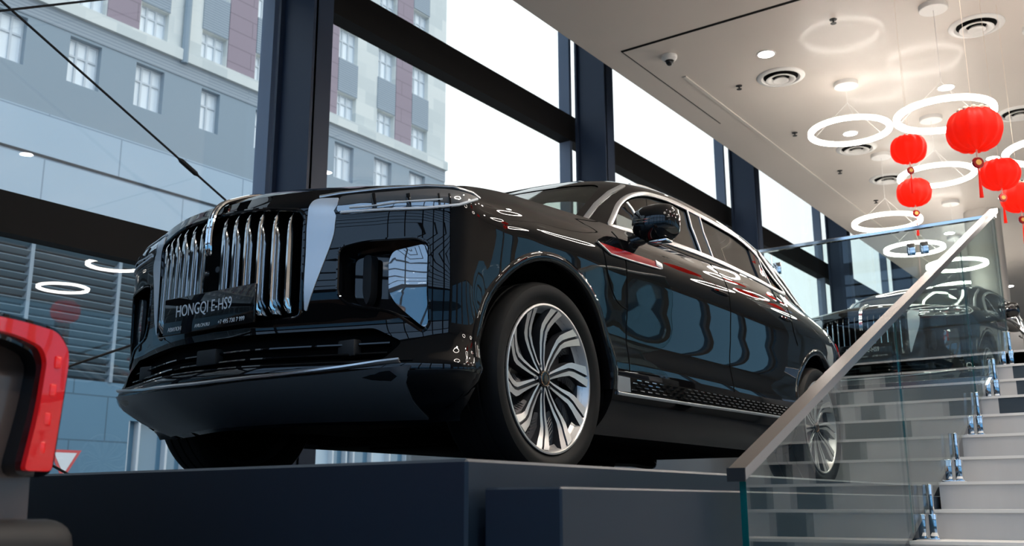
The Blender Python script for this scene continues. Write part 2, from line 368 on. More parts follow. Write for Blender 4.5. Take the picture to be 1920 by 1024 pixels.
# unseen pendants added over the entrance side for light and reflections in the paintwork
for c in ((-3.2, 2.9, 4.0), (-3.8, 5.2, 3.8), (-1.0, 4.3, 4.0), (.8, 6.0, 3.8), (-6.3, 4.2, 3.9), (-8.9, 3.6, 3.8), (1.9, 3.6, 4.1), (-2.0, 7.4, 3.9), (-6.8, 6.6, 3.9), (-11.5, 3.0, 3.9)):
    ring(c, .92, 'unseen ring pendant lamp added over the stair side for light and reflections', grp='unseen ring pendants added for reflections')
def downlight(x, y, lab, grp='round recessed downlights', r=.085):
    t = empty('downlight', (x, y, ZC)); tag(t, lab, 'downlight', grp)
    MB().lathe([(.001, -.006), (r, -.006), (r, -.002)], None, 28).build('diffuser', M_down, t)
    MB().lathe([(r, -.008), (r+.018, -.006), (r+.020, .0), (r, .0)], None, 28).build('trim_ring', M_wplastic, t)
for x, y, lab in ((-6.59, -.50, 'round downlight glowing in the ceiling near the dome camera'), (-8.69, .88, 'round downlight glowing just above the large ring pendant'),
                  (-9.53, -.50, 'round downlight seen in the middle of the left ring pendant'), (-11.69, .84, 'small round downlight to the right of the medallion lantern'),
                  (-15.6, -.6, 'small downlight seen through the rear glass below the rail'), (-21.2, -.56, 'tiny far downlight at the right edge over the upper floor'),
                  (-12.6, -.5, 'round downlight hidden by the lit rings further along the row'), ):
    downlight(x, y, lab)
for x, y in ((-3.6, 2.3), (-3.0, 4.6), (.0, 3.2), (-.5, 5.8), (2.3, 4.6), (-7.5, 5.5)):  # unseen downlights with spots, added to brighten the stair
    downlight(x, y, 'unseen round downlight added to brighten the stair', 'unseen downlights added for the stair')
    sp = bpy.data.lights.new('added_stair_spot', 'SPOT'); sp.energy = 170; sp.color = (1.0, .92, .82); sp.spot_size = R(110); sp.spot_blend = .6; sp.shadow_soft_size = .07
    so = bpy.data.objects.new('added_stair_spot', sp); COL.objects.link(so); so.location = (x, y, ZC-.03)
def vent(x, y, lab, r=.27):
    t = empty('ceiling_diffuser', (x, y, ZC)); tag(t, lab, 'air vent', 'round ceiling air diffusers')
    MB().lathe([(r*.72, -.002), (r*.80, -.022), (r*.97, -.014), (r, -.004), (r, 0)], None, 44).build('outer_flange', M_wplastic, t, 50)
    MB().lathe([(.001, -.001), (r*.72, -.001)], None, 32).build('throat', M_void, t)
    MB().lathe([(r*.36, -.006), (r*.42, -.030), (r*.60, -.042), (r*.62, -.040), (r*.46, -.022), (r*.40, -.004)], None, 40).build('louvre_cone', M_wplastic, t, 50)
    MB().lathe([(.001, -.040), (r*.20, -.040), (r*.30, -.052), (r*.32, -.050), (r*.22, -.02), (.001, -.02)], None, 32).build('centre_cone', M_wplastic, t, 50)
for x, y, lab in ((-7.22, 1.50, 'round ceiling diffuser at the upper right corner'), (-7.26, -.59, 'round ceiling diffuser just below the first downlight'),
                  (-10.15, -.61, 'round ceiling diffuser partly behind the left ring pendant'), (-10.07, 1.44, 'round ceiling diffuser cut by the right edge above the lanterns'),
                  (-11.76, -.63, 'round ceiling diffuser left of the lower lantern ring'), (-13.1, .85, 'round ceiling diffuser behind the lantern medallion')): vent(x, y, lab)
for x, y, lab in ((-6.23, .35, 'small sprinkler head near the top edge of the ceiling'), (-7.22, -1.08, 'small sprinkler head left of the first air diffuser'), (-9.08, -1.09, 'small sprinkler head below the bright reflection left of the ring'),
                  (-10.97, -1.10, 'small sprinkler head below the left ring pendant'), (-12.79, -1.10, 'small sprinkler head just above the rail crossing ring')):
    t = empty('sprinkler', (x, y, ZC)); tag(t, lab, 'sprinkler', 'ceiling sprinkler heads')
    MB().lathe([(.001, -.045), (.030, -.045), (.030, -.040), (.008, -.036), (.008, -.01), (.035, -.006), (.038, 0)], None, 16).build('sprinkler_head', M_matblack, t)
t = empty('dome_camera', (-6.02, -1.38, ZC)); tag(t, 'white security camera with black dome by the ceiling groove corner', 'security camera')
MB().lathe([(.001, 0), (.085, 0), (.085, -.03), (.065, -.055), (.05, -.06)], None, 24).build('camera_base', M_wplastic, t)
MB().sphere((0, 0, -.065), (.042, .042, .05), 20, 12).build('camera_dome', M_pblack, t)

# ------------------------------------------------------------------ lanterns
M_lant = bpy.data.materials.new('red_lantern_cloth'); M_lant.use_nodes = True
nt = M_lant.node_tree; b = nt.nodes['Principled BSDF']; b.inputs['Base Color'].default_value = (.85, .02, .012, 1); b.inputs['Roughness'].default_value = .5
tl = nt.nodes.new('ShaderNodeBsdfTranslucent'); tl.inputs[0].default_value = (1.0, .10, .03, 1); mx = nt.nodes.new('ShaderNodeMixShader'); mx.inputs[0].default_value = .7
nt.links.new(b.outputs[0], mx.inputs[1]); nt.links.new(tl.outputs[0], mx.inputs[2]); nt.links.new(mx.outputs[0], nt.nodes['Material Output'].inputs[0])
b.inputs['Sheen Weight'].default_value = .5; b.inputs['Sheen Tint'].default_value = (1, .5, .35, 1)
b.inputs['Emission Color'].default_value = (1, .03, .01, 1); b.inputs['Emission Strength'].default_value = .3  # faint glow put into the cloth, no lamp burns inside
M_gold = principled('gold_trim', (.75, .42, .12), .35, .7)
M_frill = principled('pale_gold_frill', (.9, .75, .6), .6)
def lantern(c, r, lab, frill=False):
    t = empty('red_lantern', c); tag(t, lab, 'lantern', 'red paper lanterns hanging from the ceiling')
    mb = MB(); nu, nv = 72, 22; vs = []
    for j in range(nv+1):
        ph = pi*j/nv
        for k in range(nu):
            th = 2*pi*k/nu; rr = r*(.10+.90*sin(ph)**.75)*(1+.035*cos(12*th)*sin(ph)+.05*cos(5*th)*max(0, -cos(ph))**1.5)
            vs.append((rr*cos(th), rr*sin(th), -r*.80*cos(ph)*(1+.05*cos(12*th))))
    mb.add(vs, [(j*nu+k, j*nu+(k+1) % nu, (j+1)*nu+(k+1) % nu, (j+1)*nu+k) for j in range(nv) for k in range(nu)]); mb.build('lantern_body', M_lant, t, 80)
    MB().tube([(0, 0, r*.8), (0, 0, ZC-c[2])], .0012, 5).build('hanging_cord', M_frill, t)
    if frill:
        f = MB()
        for k in range(22): a = 2*pi*k/22; f.sphere((r*.52*cos(a), r*.52*sin(a), r*.70+.012*(k % 2)), r*.10, 8, 6)
        f.build('top_frill', M_frill, t)
    ta = MB().tube([(0, 0, -r*.78), (0, 0, -r*1.25)], .006, 6); ta.build('tassel_cord', M_frill, t)
    md = MB().lathe([(.001, .014), (r*.20, .014), (r*.23, 0), (r*.20, -.014), (.001, -.014)], Matrix.Translation((0, 0, -r*1.32)) @ Matrix.Rotation(R(35), 4, 'Z') @ Matrix.Rotation(R(90), 4, 'Y'), 24)
    md.build('medallion', M_red, t)
    MB().lathe([(.001, .017), (r*.11, .017), (r*.11, -.017), (.001, -.017)], Matrix.Translation((0, 0, -r*1.32)) @ Matrix.Rotation(R(35), 4, 'Z') @ Matrix.Rotation(R(90), 4, 'Y'), 18).build('medallion_centre', M_gold, t)
    MB().tube([(0, 0, -r*1.55), (0, 0, -r*2.0), (0, 0, -r*2.7)], [.003, .008, .014], 8).build('tassel', M_lant, t)
lantern((-4.15, 1.87, 2.51), .185, 'largest red lantern with pale frilled top hanging at the upper right', True)
lantern((-5.87, 1.03, 3.06), .155, 'red lantern hanging left of the largest one, highest of the small ones')
lantern((-7.35, .71, 3.09), .172, 'red lantern hanging over the end of the low ring pendant')
lantern((-5.81, 1.76, 2.66), .160, 'red lantern hanging beside the right edge ring, above the cut one')
lantern((-6.86, 1.75, 2.72), .165, 'red lantern cut by the right edge, lowest on the right', True)
# unseen lanterns added over the stair for the doors to mirror
for c in ((-2.6, 3.6, 2.6), (-1.6, 4.2, 2.5), (-3.6, 4.6, 2.7), (-.6, 3.9, 2.8)): lantern(c, .17, 'unseen red lantern added over the stair side for reflections')
# ------------------------------------------------------------------ street and the building opposite
M_asph = noisy(principled('asphalt', (.12, .125, .13), .8), 2, .3)
def mat_panels(name, base, line, sx, sz, lw=.02, alt=None):
    m = principled(name, base, .6); nt = m.node_tree; b = nt.nodes['Principled BSDF']
    tc = nt.nodes.new('ShaderNodeTexCoord'); mp = nt.nodes.new('ShaderNodeMapping'); mp.inputs['Rotation'].default_value = (R(90), 0, 0)
    br = nt.nodes.new('ShaderNodeTexBrick'); br.inputs['Color1'].default_value = (*base, 1); br.inputs['Color2'].default_value = (*(alt or base), 1); br.inputs['Mortar'].default_value = (*line, 1)
    br.inputs['Scale'].default_value = 1; br.inputs['Mortar Size'].default_value = lw; br.inputs['Brick Width'].default_value = sx; br.inputs['Row Height'].default_value = sz
    br.inputs['Mortar Smooth'].default_value = .1
    nt.links.new(tc.outputs['Object'], mp.inputs[0]); nt.links.new(mp.outputs[0], br.inputs['Vector']); nt.links.new(br.outputs['Color'], b.inputs['Base Color']); return m
M_fgrey = principled('grey_render', (.31, .37, .42), .8)
M_fband = mat_panels('ribbed_grey_band', (.36, .40, .44), (.27, .31, .35), 40, .14, .03)
M_fcream = mat_panels('cream_stone', (.80, .79, .74), (.72, .73, .70), 1.4, .75, .01, (.62, .64, .62))
M_fpurple = mat_panels('plum_cladding', (.34, .26, .30), (.25, .19, .22), 3.0, .8, .03)
M_fpanel = mat_panels('grey_louvre_panel', (.36, .41, .46), (.26, .30, .34), 40, .12, .03)
M_fpale = mat_panels('pale_blue_panels', (.43, .53, .62), (.25, .32, .40), 6.2, 1.72, .03)
M_fwin = principled('window_glass_sky_white', (.92, .95, .97), .25, coat=.5)  # white base colour stands in for sky reflected in the panes
M_fframe = principled('white_window_frame', (.66, .69, .72), .5)
M_flouv = principled('garage_louvre_blade', (.13, .19, .23), .5)
M_fdark = principled('dark_garage_opening', (.03, .04, .05), .8)
M_fwall = mat_panels('street_wall_panels', (.12, .24, .34), (.07, .14, .2), 2.9, 1.7, .03)
st(MB().box(-80, -90, -1.2, 90, 40, -1.12).build('floor', M_asph, smooth=False))
FY = -32.0
ob = empty('office_building', (-25, FY, -1.05)); tag(ob, 'grey office block with cream ledge and rows of white windows beyond the glass wall', 'building')
XE = -39.4; T_ = Matrix.Translation((25, -FY, 1.05)); XW = 60.0
def fb(name, mb, mat): return mb.xf(T_).build(name, mat, ob, smooth=False)
# windows per row: (x centres, half width, z0, z1)
low = [52.0-3.04*k for k in range(20)] + [-7.7, -10.75, -13.8, -16.9, -19.85, -22.95, -26.0, -28.6, -31.3, -34.2, -37.0]
def facade_strip(z0, z1, mat, holes, name, y=0):
    """wall strip with real window openings"""
    hs = sorted(holes, key=lambda h: -h[0]); mb = MB(); x = XW
    for xc, hw, a, b in hs:
        mb.box(x, FY-.5+y, z0, xc+hw, FY+y, z1)
        if a > z0: mb.box(xc+hw, FY-.5+y, z0, xc-hw, FY+y, a)
        if b < z1: mb.box(xc+hw, FY-.5+y, b, xc-hw, FY+y, z1)
        x = xc-hw
    mb.box(x, FY-.5+y, z0, XE, FY+y, z1); return fb(name, mb, mat)
def window(xc, hw, a, b, nx=3, split=.62):
    w_ = MB().box(xc-hw, FY-.36, a, xc+hw, FY-.33, b); o = fb('window', w_, M_fwin)
    f = MB()
    for k in range(nx+1): x = xc-hw+2*hw*k/nx; f.box(x-.045, FY-.33, a, x+.045, FY-.26, b)
    for z in (a, a+(b-a)*split, b-.05): f.box(xc-hw, FY-.33, z, xc+hw, FY-.27, z+.08)
    f.xf(T_).build('window_frame', M_fframe if b < 18.3 else principled('w', (.3, .32, .35), .5) if False else M_fframe, ob, smooth=False)
LW = [(x, .68 if x not in (-22.95, -26.0, -28.6) else .5, 16.08, 17.98) for x in low]
facade_strip(14.5, 18.1, M_fgrey, LW, 'grey_wall_band')
for h in LW: window(*h, nx=3 if h[1] > .6 else 2)
# ribbed band and cream ledge
fb('ribbed_band', MB().box(XW, FY-.5, 18.1, XE, FY+.04, 18.78), M_fband)
fb('cream_ledge', MB().box(XW, FY-.5, 18.78, XE-.02, FY+.22, 19.30), M_fcream)
up_x = [51.9-3.04*k for k in range(21)] + [-10.75, -13.8, -16.9, -19.85, -22.95, -26.0, -28.6, -31.35, -34.3, -37.1]
r2 = [(x, .68, 19.42, 20.72) for x in up_x]; r3 = [(x, .68, 22.62, 24.36) for x in up_x]; r4 = [(x, .68, 26.1, 27.8) for x in up_x]; r5 = [(x, .68, 29.6, 31.3) for x in up_x]
facade_strip(19.30, 21.0, M_fcream, r2, 'cream_wall'); facade_strip(21.0, 24.9, M_fcream, r3, 'cream_wall'); facade_strip(24.9, 28.4, M_fcream, r4, 'cream_wall'); facade_strip(28.4, 34, M_fcream, r5, 'cream_wall')
for h in r2+r3+r4+r5: window(*h)
PL = up_x.index(-34.3) % 2
for i, x in enumerate(up_x):
    for a, b in ((20.75, 22.58), (24.4, 26.05), (27.85, 29.55)): fb('grey_panel', MB().box(x+.7, FY, a, x-.7, FY+.05, b), M_fpanel)
    if i % 2 == PL and i+1 < len(up_x): fb('plum_panel', MB().box(x-.74, FY, 19.40, up_x[i+1]+.74, FY+.05, 34), M_fpurple)
fb('drain_pipe', MB().tube([(-21.35, FY+.15, 18.7), (-21.35, FY+.15, 34)], .16, 8), M_fgrey)
# pale panelled plinth storey, louvred garage, street wall
fb('pale_panel_storey', MB().box(XW, FY-.5, 9.6, XE, FY+.02, 14.5), M_fpale)
fb('dark_joint', MB().box(XW, FY, 12.74, XE, FY+.05, 12.84), M_fdark)  # dark strip along a panel joint
fb('garage_back', MB().box(XW, FY-.9, 4.6, XE, FY-.6, 9.6), M_fdark)
lv = MB(); z = 4.75
while z < 9.5: lv.prism([(XW, FY-.12, z), (XW, FY+.05, z+.16), (XW, FY+.07, z+.13), (XW, FY-.10, z-.03)], (XE-XW, 0, 0)); z += .30
fb('garage_louvres', lv, M_flouv)
x = XW; ps = MB()
while x > XE: ps.box(x-.07, FY-.2, 4.6, x+.07, FY+.10, 9.6); x -= 3.6
fb('louvre_post', ps, M_fgrey)
fb('street_wall', MB().box(XW, FY-.5, -1.05, -20.2, FY+.02, 4.6), M_fwall)
fb('street_wall_upper', MB().box(-20.2, FY-.5, 3.2, XE, FY+.02, 4.6), M_fwall)
# glazed ground floor shopfronts
rg = random.Random(3); x = -20.2; M_shop = principled('shop_glass', (.10, .22, .32), .1, coat=1); M_shopl = principled('shop_bright_panel', (.55, .66, .74), .4)
while x > XE:
    w_ = rg.choice([.5, .9, 1.3]); m = rg.choice([M_shop, M_shopl, M_shop]); fb('shopfront_pane', MB().box(x, FY-.4, -1.05, max(x-w_, XE), FY-.3, 3.2), m)
    fb('shopfront_post', MB().box(x-.05, FY-.4, -1.05, x+.05, FY, 3.2), M_fframe); x -= w_
# yield sign on a post in the street
ys = empty('yield_sign', (-16.95, FY+1.2, -1.05)); tag(ys, 'white triangular yield sign with red border outside behind the brown car', 'traffic sign')
tri = lambda s, y: [(-.62*s, y, 2.95+.03*(1-s)), (.62*s, y, 2.95+.03*(1-s)), (0, y, 2.95-1.05*s-.2*(1-s))]
MB().prism([(-.62, 0, 2.95), (.62, 0, 2.95), (0, 0, 1.88)], (0, .02, 0)).build('sign_border', M_red, ys, smooth=False)
MB().prism([(-.44, .021, 2.85), (.44, .021, 2.85), (0, .021, 2.10)], (0, .01, 0)).build('sign_face', M_white, ys, smooth=False)
MB().tube([(0, -.05, 0), (0, -.05, 2.95)], .04, 8).build('sign_post', M_fgrey, ys)
# ------------------------------------------------------------------ surfaces by control nets
def hermite(P, ts, t):
    n = len(P)
    for i in range(n-1):
        if t <= ts[i+1] or i == n-2: break
    h = ts[i+1]-ts[i]; u = (t-ts[i])/h
    def tan(k):
        if k == 0: return (P[1]-P[0])/(ts[1]-ts[0])
        if k == n-1: return (P[n-1]-P[n-2])/(ts[n-1]-ts[n-2])
        d0 = (P[k]-P[k-1])/(ts[k]-ts[k-1]); d1 = (P[k+1]-P[k])/(ts[k+1]-ts[k]); h0 = ts[k]-ts[k-1]; h1 = ts[k+1]-ts[k]
        return (d0*h1+d1*h0)/(h0+h1)
    a, b = tan(i)*h, tan(i+1)*h
    return P[i]*(2*u**3-3*u*u+1)+a*(u**3-2*u*u+u)+P[i+1]*(-2*u**3+3*u*u)+b*(u**3-u*u)
def refine(net, nj, ni):
    # net[j][i]; returns finer net
    net = [[Vector(p) for p in row] for row in net]
    def chord(rows):
        ts = [0.0]
        for k in range(1, len(rows)): ts.append(ts[-1]+max(1e-3, sum((rows[k][q]-rows[k-1][q]).length for q in range(len(rows[0])))/len(rows[0])))
        return ts
    ts = chord(net); out = []
    samp = [ts[k]+(ts[k+1]-ts[k])*q/nj for k in range(len(ts)-1) for q in range(nj)]+[ts[-1]]
    for t in samp: out.append([hermite([net[j][i] for j in range(len(net))], ts, t) for i in range(len(net[0]))])
    T = [list(c) for c in zip(*out)]; ts = chord(T); o2 = []
    samp = [ts[k]+(ts[k+1]-ts[k])*q/ni for k in range(len(ts)-1) for q in range(ni)]+[ts[-1]]
    for t in samp: o2.append([hermite([T[i][j] for i in range(len(T))], ts, t) for j in range(len(T[0]))])
    return [list(c) for c in zip(*o2)]
def grid_mb(net, flip=False):
    mb = MB(); J = len(net); I = len(net[0]); mb.v = [tuple(p) for row in net for p in row]
    for j in range(J-1):
        for i in range(I-1):
            f = (j*I+i, (j+1)*I+i, (j+1)*I+i+1, j*I+i+1); mb.f.append(f[::-1] if flip else f); mb.m.append(0)
    return mb

# body side wall, left half, as columns running from the front centre round the side to the rear centre
ZR = [.20, .27, .35, .42, .49, .62, .78, .90]
ZF_ = [.20, .27, .355, .43, .50, .64, .80, .985]
def front_col(x, y, top, dxs=(-.25, -.07, .035, .01, -.01, 0, -.002, -.008, -.042), k=1.0, nx=1.0, ny=0.0, ztop=None):
    c = []
    for i in range(9):
        z = ZF_[i] if i < 8 else top
        d = dxs[i]*k
        c.append((x+d*nx, y+d*ny, z))
    return c
SD = (-.10, -.045, -.012, -.002, .003, -.010, .003, -.008)
def side_col(x, y, top, ytop, d=SD, zs=None, sh=None):
    zs = zs or ZR
    c = [(x, y+d[i], zs[i]) for i in range(7)]
    zsh = sh if sh else top-.10
    c.append((x, y+d[7], zsh)); c.append((x, ytop, top)); return c
WALL = [
    front_col(.862, 0, 1.045), front_col(.850, .20, 1.048), front_col(.790, .41, 1.05), front_col(.715, .62, 1.045, nx=.92, ny=.35),
    front_col(.655, .79, 1.038, nx=.85, ny=.5), front_col(.598, .885, 1.03, nx=.7, ny=.7), front_col(.53, .955, 1.035, nx=.4, ny=.9),
    side_col(.42, .975, 1.06, .90, sh=.985), side_col(.2, .985, 1.095, .89, sh=1.01), side_col(0, .985, 1.112, .885, sh=1.02), side_col(-.3, .985, 1.133, .885, sh=1.035), side_col(-.6, .98, 1.15, .89, sh=1.05),
    side_col(-1.1, .985, 1.165, .895, sh=1.06), side_col(-1.7, .99, 1.18, .90, sh=1.07), side_col(-2.3, .99, 1.195, .90, sh=1.07),
    side_col(-2.8, .985, 1.185, .885, sh=1.06), side_col(-3.11, .975, 1.17, .865, sh=1.05), side_col(-3.45, .95, 1.15, .835, sh=1.03), side_col(-3.8, .885, 1.12, .79, sh=1.01),
    side_col(-4.05, .80, 1.10, .73, sh=1.0), [(-4.17+.10, .68, .30)]+[(-4.17+a, .70, z) for a, z in ((.02, .36), (-.01, .42), (-.02, .5), (-.02, .6), (0, .72), (.02, .86), (.04, 1.0), (.09, 1.09))],
    [(-4.25+.12, .45, .30)]+[(-4.25+a, .45, z) for a, z in ((.02, .36), (-.01, .42), (-.02, .5), (-.02, .6), (0, .72), (.02, .86), (.04, 1.0), (.09, 1.09))],
    [(-4.28+.12, 0, .30)]+[(-4.28+a, 0, z) for a, z in ((.02, .36), (-.01, .42), (-.02, .5), (-.02, .6), (0, .72), (.02, .86), (.04, 1.0), (.09, 1.09))]]
# greenhouse, left half, columns from the windscreen centre round to the rear window centre; rows: base, low, mid, rail, roof edge, roof mid, roof centre
def gcol(base, mid, rail, roof):
    b, m, r_, t = map(Vector, (base, mid, rail, roof)); return [b, m, r_, r_.lerp(t, .18)+Vector((0, 0, .012)), r_.lerp(t, .55)+Vector((0, 0, .012)), t]
GREEN = [
    gcol((-0.22, 0.0, 1.06), (-0.62, 0.0, 1.342), (-1.02, 0.0, 1.578), (-1.45, 0.0, 1.655)),
    gcol((-0.25, 0.3, 1.06), (-0.64, 0.29, 1.342), (-1.04, 0.27, 1.573), (-1.5, 0.12, 1.655)),
    gcol((-0.34, 0.58, 1.06), (-0.71, 0.55, 1.337), (-1.08, 0.51, 1.563), (-1.55, 0.16, 1.656)),
    gcol((-0.45, 0.74, 1.08), (-0.79, 0.69, 1.332), (-1.13, 0.625, 1.548), (-1.6, 0.18, 1.658)),
    gcol((-0.6, 0.855, 1.1), (-0.9, 0.79, 1.332), (-1.23, 0.705, 1.538), (-1.65, 0.2, 1.66)),
    gcol((-0.85, 0.895, 1.12), (-1.1, 0.82, 1.352), (-1.4, 0.735, 1.548), (-1.7, 0.22, 1.66)),
    gcol((-1.25, 0.905, 1.14), (-1.42, 0.835, 1.362), (-1.62, 0.745, 1.558), (-1.85, 0.22, 1.66)),
    gcol((-1.8, 0.91, 1.15), (-1.88, 0.84, 1.362), (-2.0, 0.75, 1.558), (-2.1, 0.22, 1.66)),
    gcol((-2.3, 0.905, 1.15), (-2.34, 0.835, 1.352), (-2.42, 0.74, 1.543), (-2.45, 0.22, 1.65)),
    gcol((-2.8, 0.885, 1.14), (-2.8, 0.81, 1.332), (-2.82, 0.71, 1.518), (-2.82, 0.22, 1.63)),
    gcol((-3.25, 0.85, 1.13), (-3.22, 0.77, 1.312), (-3.18, 0.67, 1.483), (-3.15, 0.22, 1.6)),
    gcol((-3.6, 0.8, 1.11), (-3.52, 0.715, 1.277), (-3.42, 0.61, 1.435), (-3.4, 0.2, 1.566)),
    gcol((-3.9, 0.7, 1.09), (-3.78, 0.615, 1.267), (-3.62, 0.51, 1.415), (-3.5, 0.18, 1.556)),
    gcol((-4.05, 0.5, 1.07), (-3.9, 0.44, 1.257), (-3.72, 0.37, 1.425), (-3.55, 0.12, 1.556)),
    gcol((-4.12, 0.0, 1.07), (-3.96, 0.0, 1.257), (-3.78, 0.0, 1.435), (-3.58, 0.0, 1.556))]

def full(net, nj, ni, flip=False):
    h = grid_mb(refine(net, nj, ni), flip); h2 = h.mirror(); m = MB(); m.join(h); m.join(h2); return m
def bmesh_of(mb, merge=1e-4):
    bm = bmesh.new(); vs = [bm.verts.new(v) for v in mb.v]
    for f in mb.f:
        try: bm.faces.new([vs[i] for i in f])
        except ValueError: pass
    bmesh.ops.remove_doubles(bm, verts=bm.verts, dist=merge)
    bmesh.ops.dissolve_degenerate(bm, dist=1e-5, edges=bm.edges[:])
    bm.normal_update(); return bm
class Surf:
    """reference surface: ray casts, nearest points with smooth normals"""
    def __init__(s, bm):
        t = bm.copy(); bmesh.ops.triangulate(t, faces=t.faces[:]); t.normal_update(); t.verts.ensure_lookup_table()
        s.co = [v.co.copy() for v in t.verts]; s.no = [v.normal.copy() for v in t.verts]; s.fs = [[v.index for v in f.verts] for f in t.faces]
        t.verts.index_update(); s.fs = [[v.index for v in f.verts] for f in t.faces]
        s.bvh = BVHTree.FromPolygons(s.co, s.fs); t.free()
    def interp(s, p, idx):
        a, b, c = s.fs[idx]; A, B, C_ = s.co[a], s.co[b], s.co[c]
        n = (B-A).cross(C_-A); L = n.length_squared
        if L < 1e-16: return s.no[a].copy()
        w0 = (C_-B).cross(p-B).dot(n)/L; w1 = (A-C_).cross(p-C_).dot(n)/L; w2 = 1-w0-w1
        return (s.no[a]*w0+s.no[b]*w1+s.no[c]*w2).normalized()
    def near(s, p):
        loc, n, i, d = s.bvh.find_nearest(p)
        return loc, s.interp(loc, i), d
    def cast(s, o, d):
        loc, n, i, dist = s.bvh.ray_cast(Vector(o), Vector(d).normalized())
        if loc is None: return None, None
        nn = s.interp(loc, i)
        if nn.dot(Vector(d)) > 0: nn = -nn
        return loc, nn
def solidify(bm, th):
    # inward shell
    bmesh.ops.recalc_face_normals(bm, faces=bm.faces); bm.normal_update()
    vs = list(bm.verts); fs = [list(f.verts) for f in bm.faces]; bd = [e for e in bm.edges if e.is_boundary]
    nv = {v: bm.verts.new(v.co - v.normal*th) for v in vs}
    for e in bd:
        f = e.link_faces[0]; a, b = e.verts
        for l in f.loops:
            if l.edge == e: a, b = l.vert, l.link_loop_next.vert
        bm.faces.new((b, a, nv[a], nv[b]))
    for f in fs: bm.faces.new([nv[v] for v in reversed(f)])
    bm.normal_update()
def boolean(me, cutters, op='DIFFERENCE'):
    """cuts one opening after the other; a cutter is nudged if the solver drops the mesh"""
    for i, c in enumerate(cutters):
        for tr in range(5):
            o = bpy.data.objects.new('tmp', me); COL.objects.link(o)
            bm = bmesh.new(); vs = [bm.verts.new(Vector(v)*(1+.0004*tr)+Vector((.0007, 0, .0011))*tr) for v in c.v]
            for f in c.f: bm.faces.new([vs[k] for k in f])
            bmesh.ops.remove_doubles(bm, verts=bm.verts, dist=1e-6); bmesh.ops.recalc_face_normals(bm, faces=bm.faces)
            cm = bpy.data.meshes.new('cut'); bm.to_mesh(cm); bm.free()
            k = bpy.data.objects.new('cut%d' % i, cm); COL.objects.link(k)
            md = o.modifiers.new('b', 'BOOLEAN'); md.object = k; md.operation = op; md.solver = 'EXACT'; md.use_self = tr > 1
            dg = bpy.context.evaluated_depsgraph_get(); res = bpy.data.meshes.new_from_object(o.evaluated_get(dg))
            for t in (o, k): bpy.data.objects.remove(t, do_unlink=True)
            if len(res.polygons) > len(me.polygons)*.5: me = res; break
    return me
def keep_normals(me, surf, ang=30, maxd=0.004):
    c = cos(R(ang)); nl = []
    for p in me.polygons: p.use_smooth = True
    for p in me.polygons:
        for li in p.loop_indices:
            v = me.vertices[me.loops[li].vertex_index].co; loc, n, d = surf.near(v)
            if n.dot(p.normal) < 0: n = -n
            nl.append(tuple(n) if (n.dot(p.normal) > c and d < maxd) else tuple(p.normal))
    me.normals_split_custom_set(nl)

def rounded(poly, r, seg=5):
    out = []; n = len(poly)
    for i in range(n):
        p = Vector(poly[i]); a = Vector(poly[i-1]); b = Vector(poly[(i+1) % n]); rr = r[i] if isinstance(r, (list, tuple)) else r
        da, db = (a-p), (b-p); l = min(rr, da.length*.45, db.length*.45)
        if l < 1e-6: out.append(tuple(p)); continue
        s, e = p+da.normalized()*l, p+db.normalized()*l
        for k in range(seg+1):
            t = k/seg; out.append(tuple(s*(1-t)**2+p*2*t*(1-t)+e*t*t))
    return out
def fill2d(poly, step):
    # triangulated polygon with interior points
    n = len(poly); pts = []
    for i in range(n):
        a = Vector(poly[i]); b = Vector(poly[(i+1) % n]); k = max(1, int((b-a).length/step)); pts += [a.lerp(b, q/k) for q in range(k)]
    nb = len(pts); xs = [p.x for p in pts]; ys = [p.y for p in pts]
    def inside(x, y):
        c = False
        for i in range(nb):
            a, b = pts[i], pts[i-1]
            if (a.y > y) != (b.y > y) and x < (b.x-a.x)*(y-a.y)/(b.y-a.y)+a.x: c = not c
        return c
    y = min(ys)+step*.5; inner = []
    while y < max(ys):
        x = min(xs)+step*.5
        while x < max(xs):
            if inside(x, y) and min((Vector((x, y))-q).length for q in pts) > step*.45: inner.append(Vector((x, y)))
            x += step
        y += step
    v, e, f, *_ = delaunay_2d_cdt(pts+inner, [(i, (i+1) % nb) for i in range(nb)], [], 1, 1e-6)
    return v, [tuple(t) for t in f]
def patch(surf, poly, caster, off, th, step, skirt=True):
    """a panel that lies on a surface: 2D outline -> rays -> solid sheet"""
    v, f = fill2d(poly, step); mb = MB(); P = []
    for q in v:
        o, d = caster(q.x, q.y); loc, n = surf.cast(o, d)
        if loc is None: P.append(None); continue
        P.append((loc+n*off, loc+n*(off-th), n))
    f = [t for t in f if all(P[i] is not None for i in t)]
    idx = {}; vs = []
    for t in f:
        for i in t:
            if i not in idx: idx[i] = len(vs); vs.append(P[i][0])
    m = len(vs); vs2 = [None]*m
    for i, k in idx.items(): vs2[k] = P[i][1]
    F = []
    for t in f:
        a, b, c = (idx[i] for i in t)
        nn = (Vector(vs[b])-Vector(vs[a])).cross(Vector(vs[c])-Vector(vs[a]))
        i0 = t[0]
        F.append((a, b, c) if nn.dot(P[i0][2]) > 0 else (a, c, b))
    ed = {}
    for t in F:
        for k in range(3): ed[(t[k], t[(k+1) % 3])] = 1
    sk = [(b, a, a+m, b+m) for (a, b) in ed if (b, a) not in ed]
    return mb.add(vs+vs2, F+[(c+m, b+m, a+m) for a, b, c in F]+sk)
def pixcast(px, py): return CAM, ray(px, py)      # authoring aid: outlines are read off the photograph, then live on the real surface
def yz_cast(y, z): return Vector((3, y, z)), Vector((-1, 0, 0))
def xz_cast(x, z): return Vector((x, 3, z)), Vector((0, -1, 0))
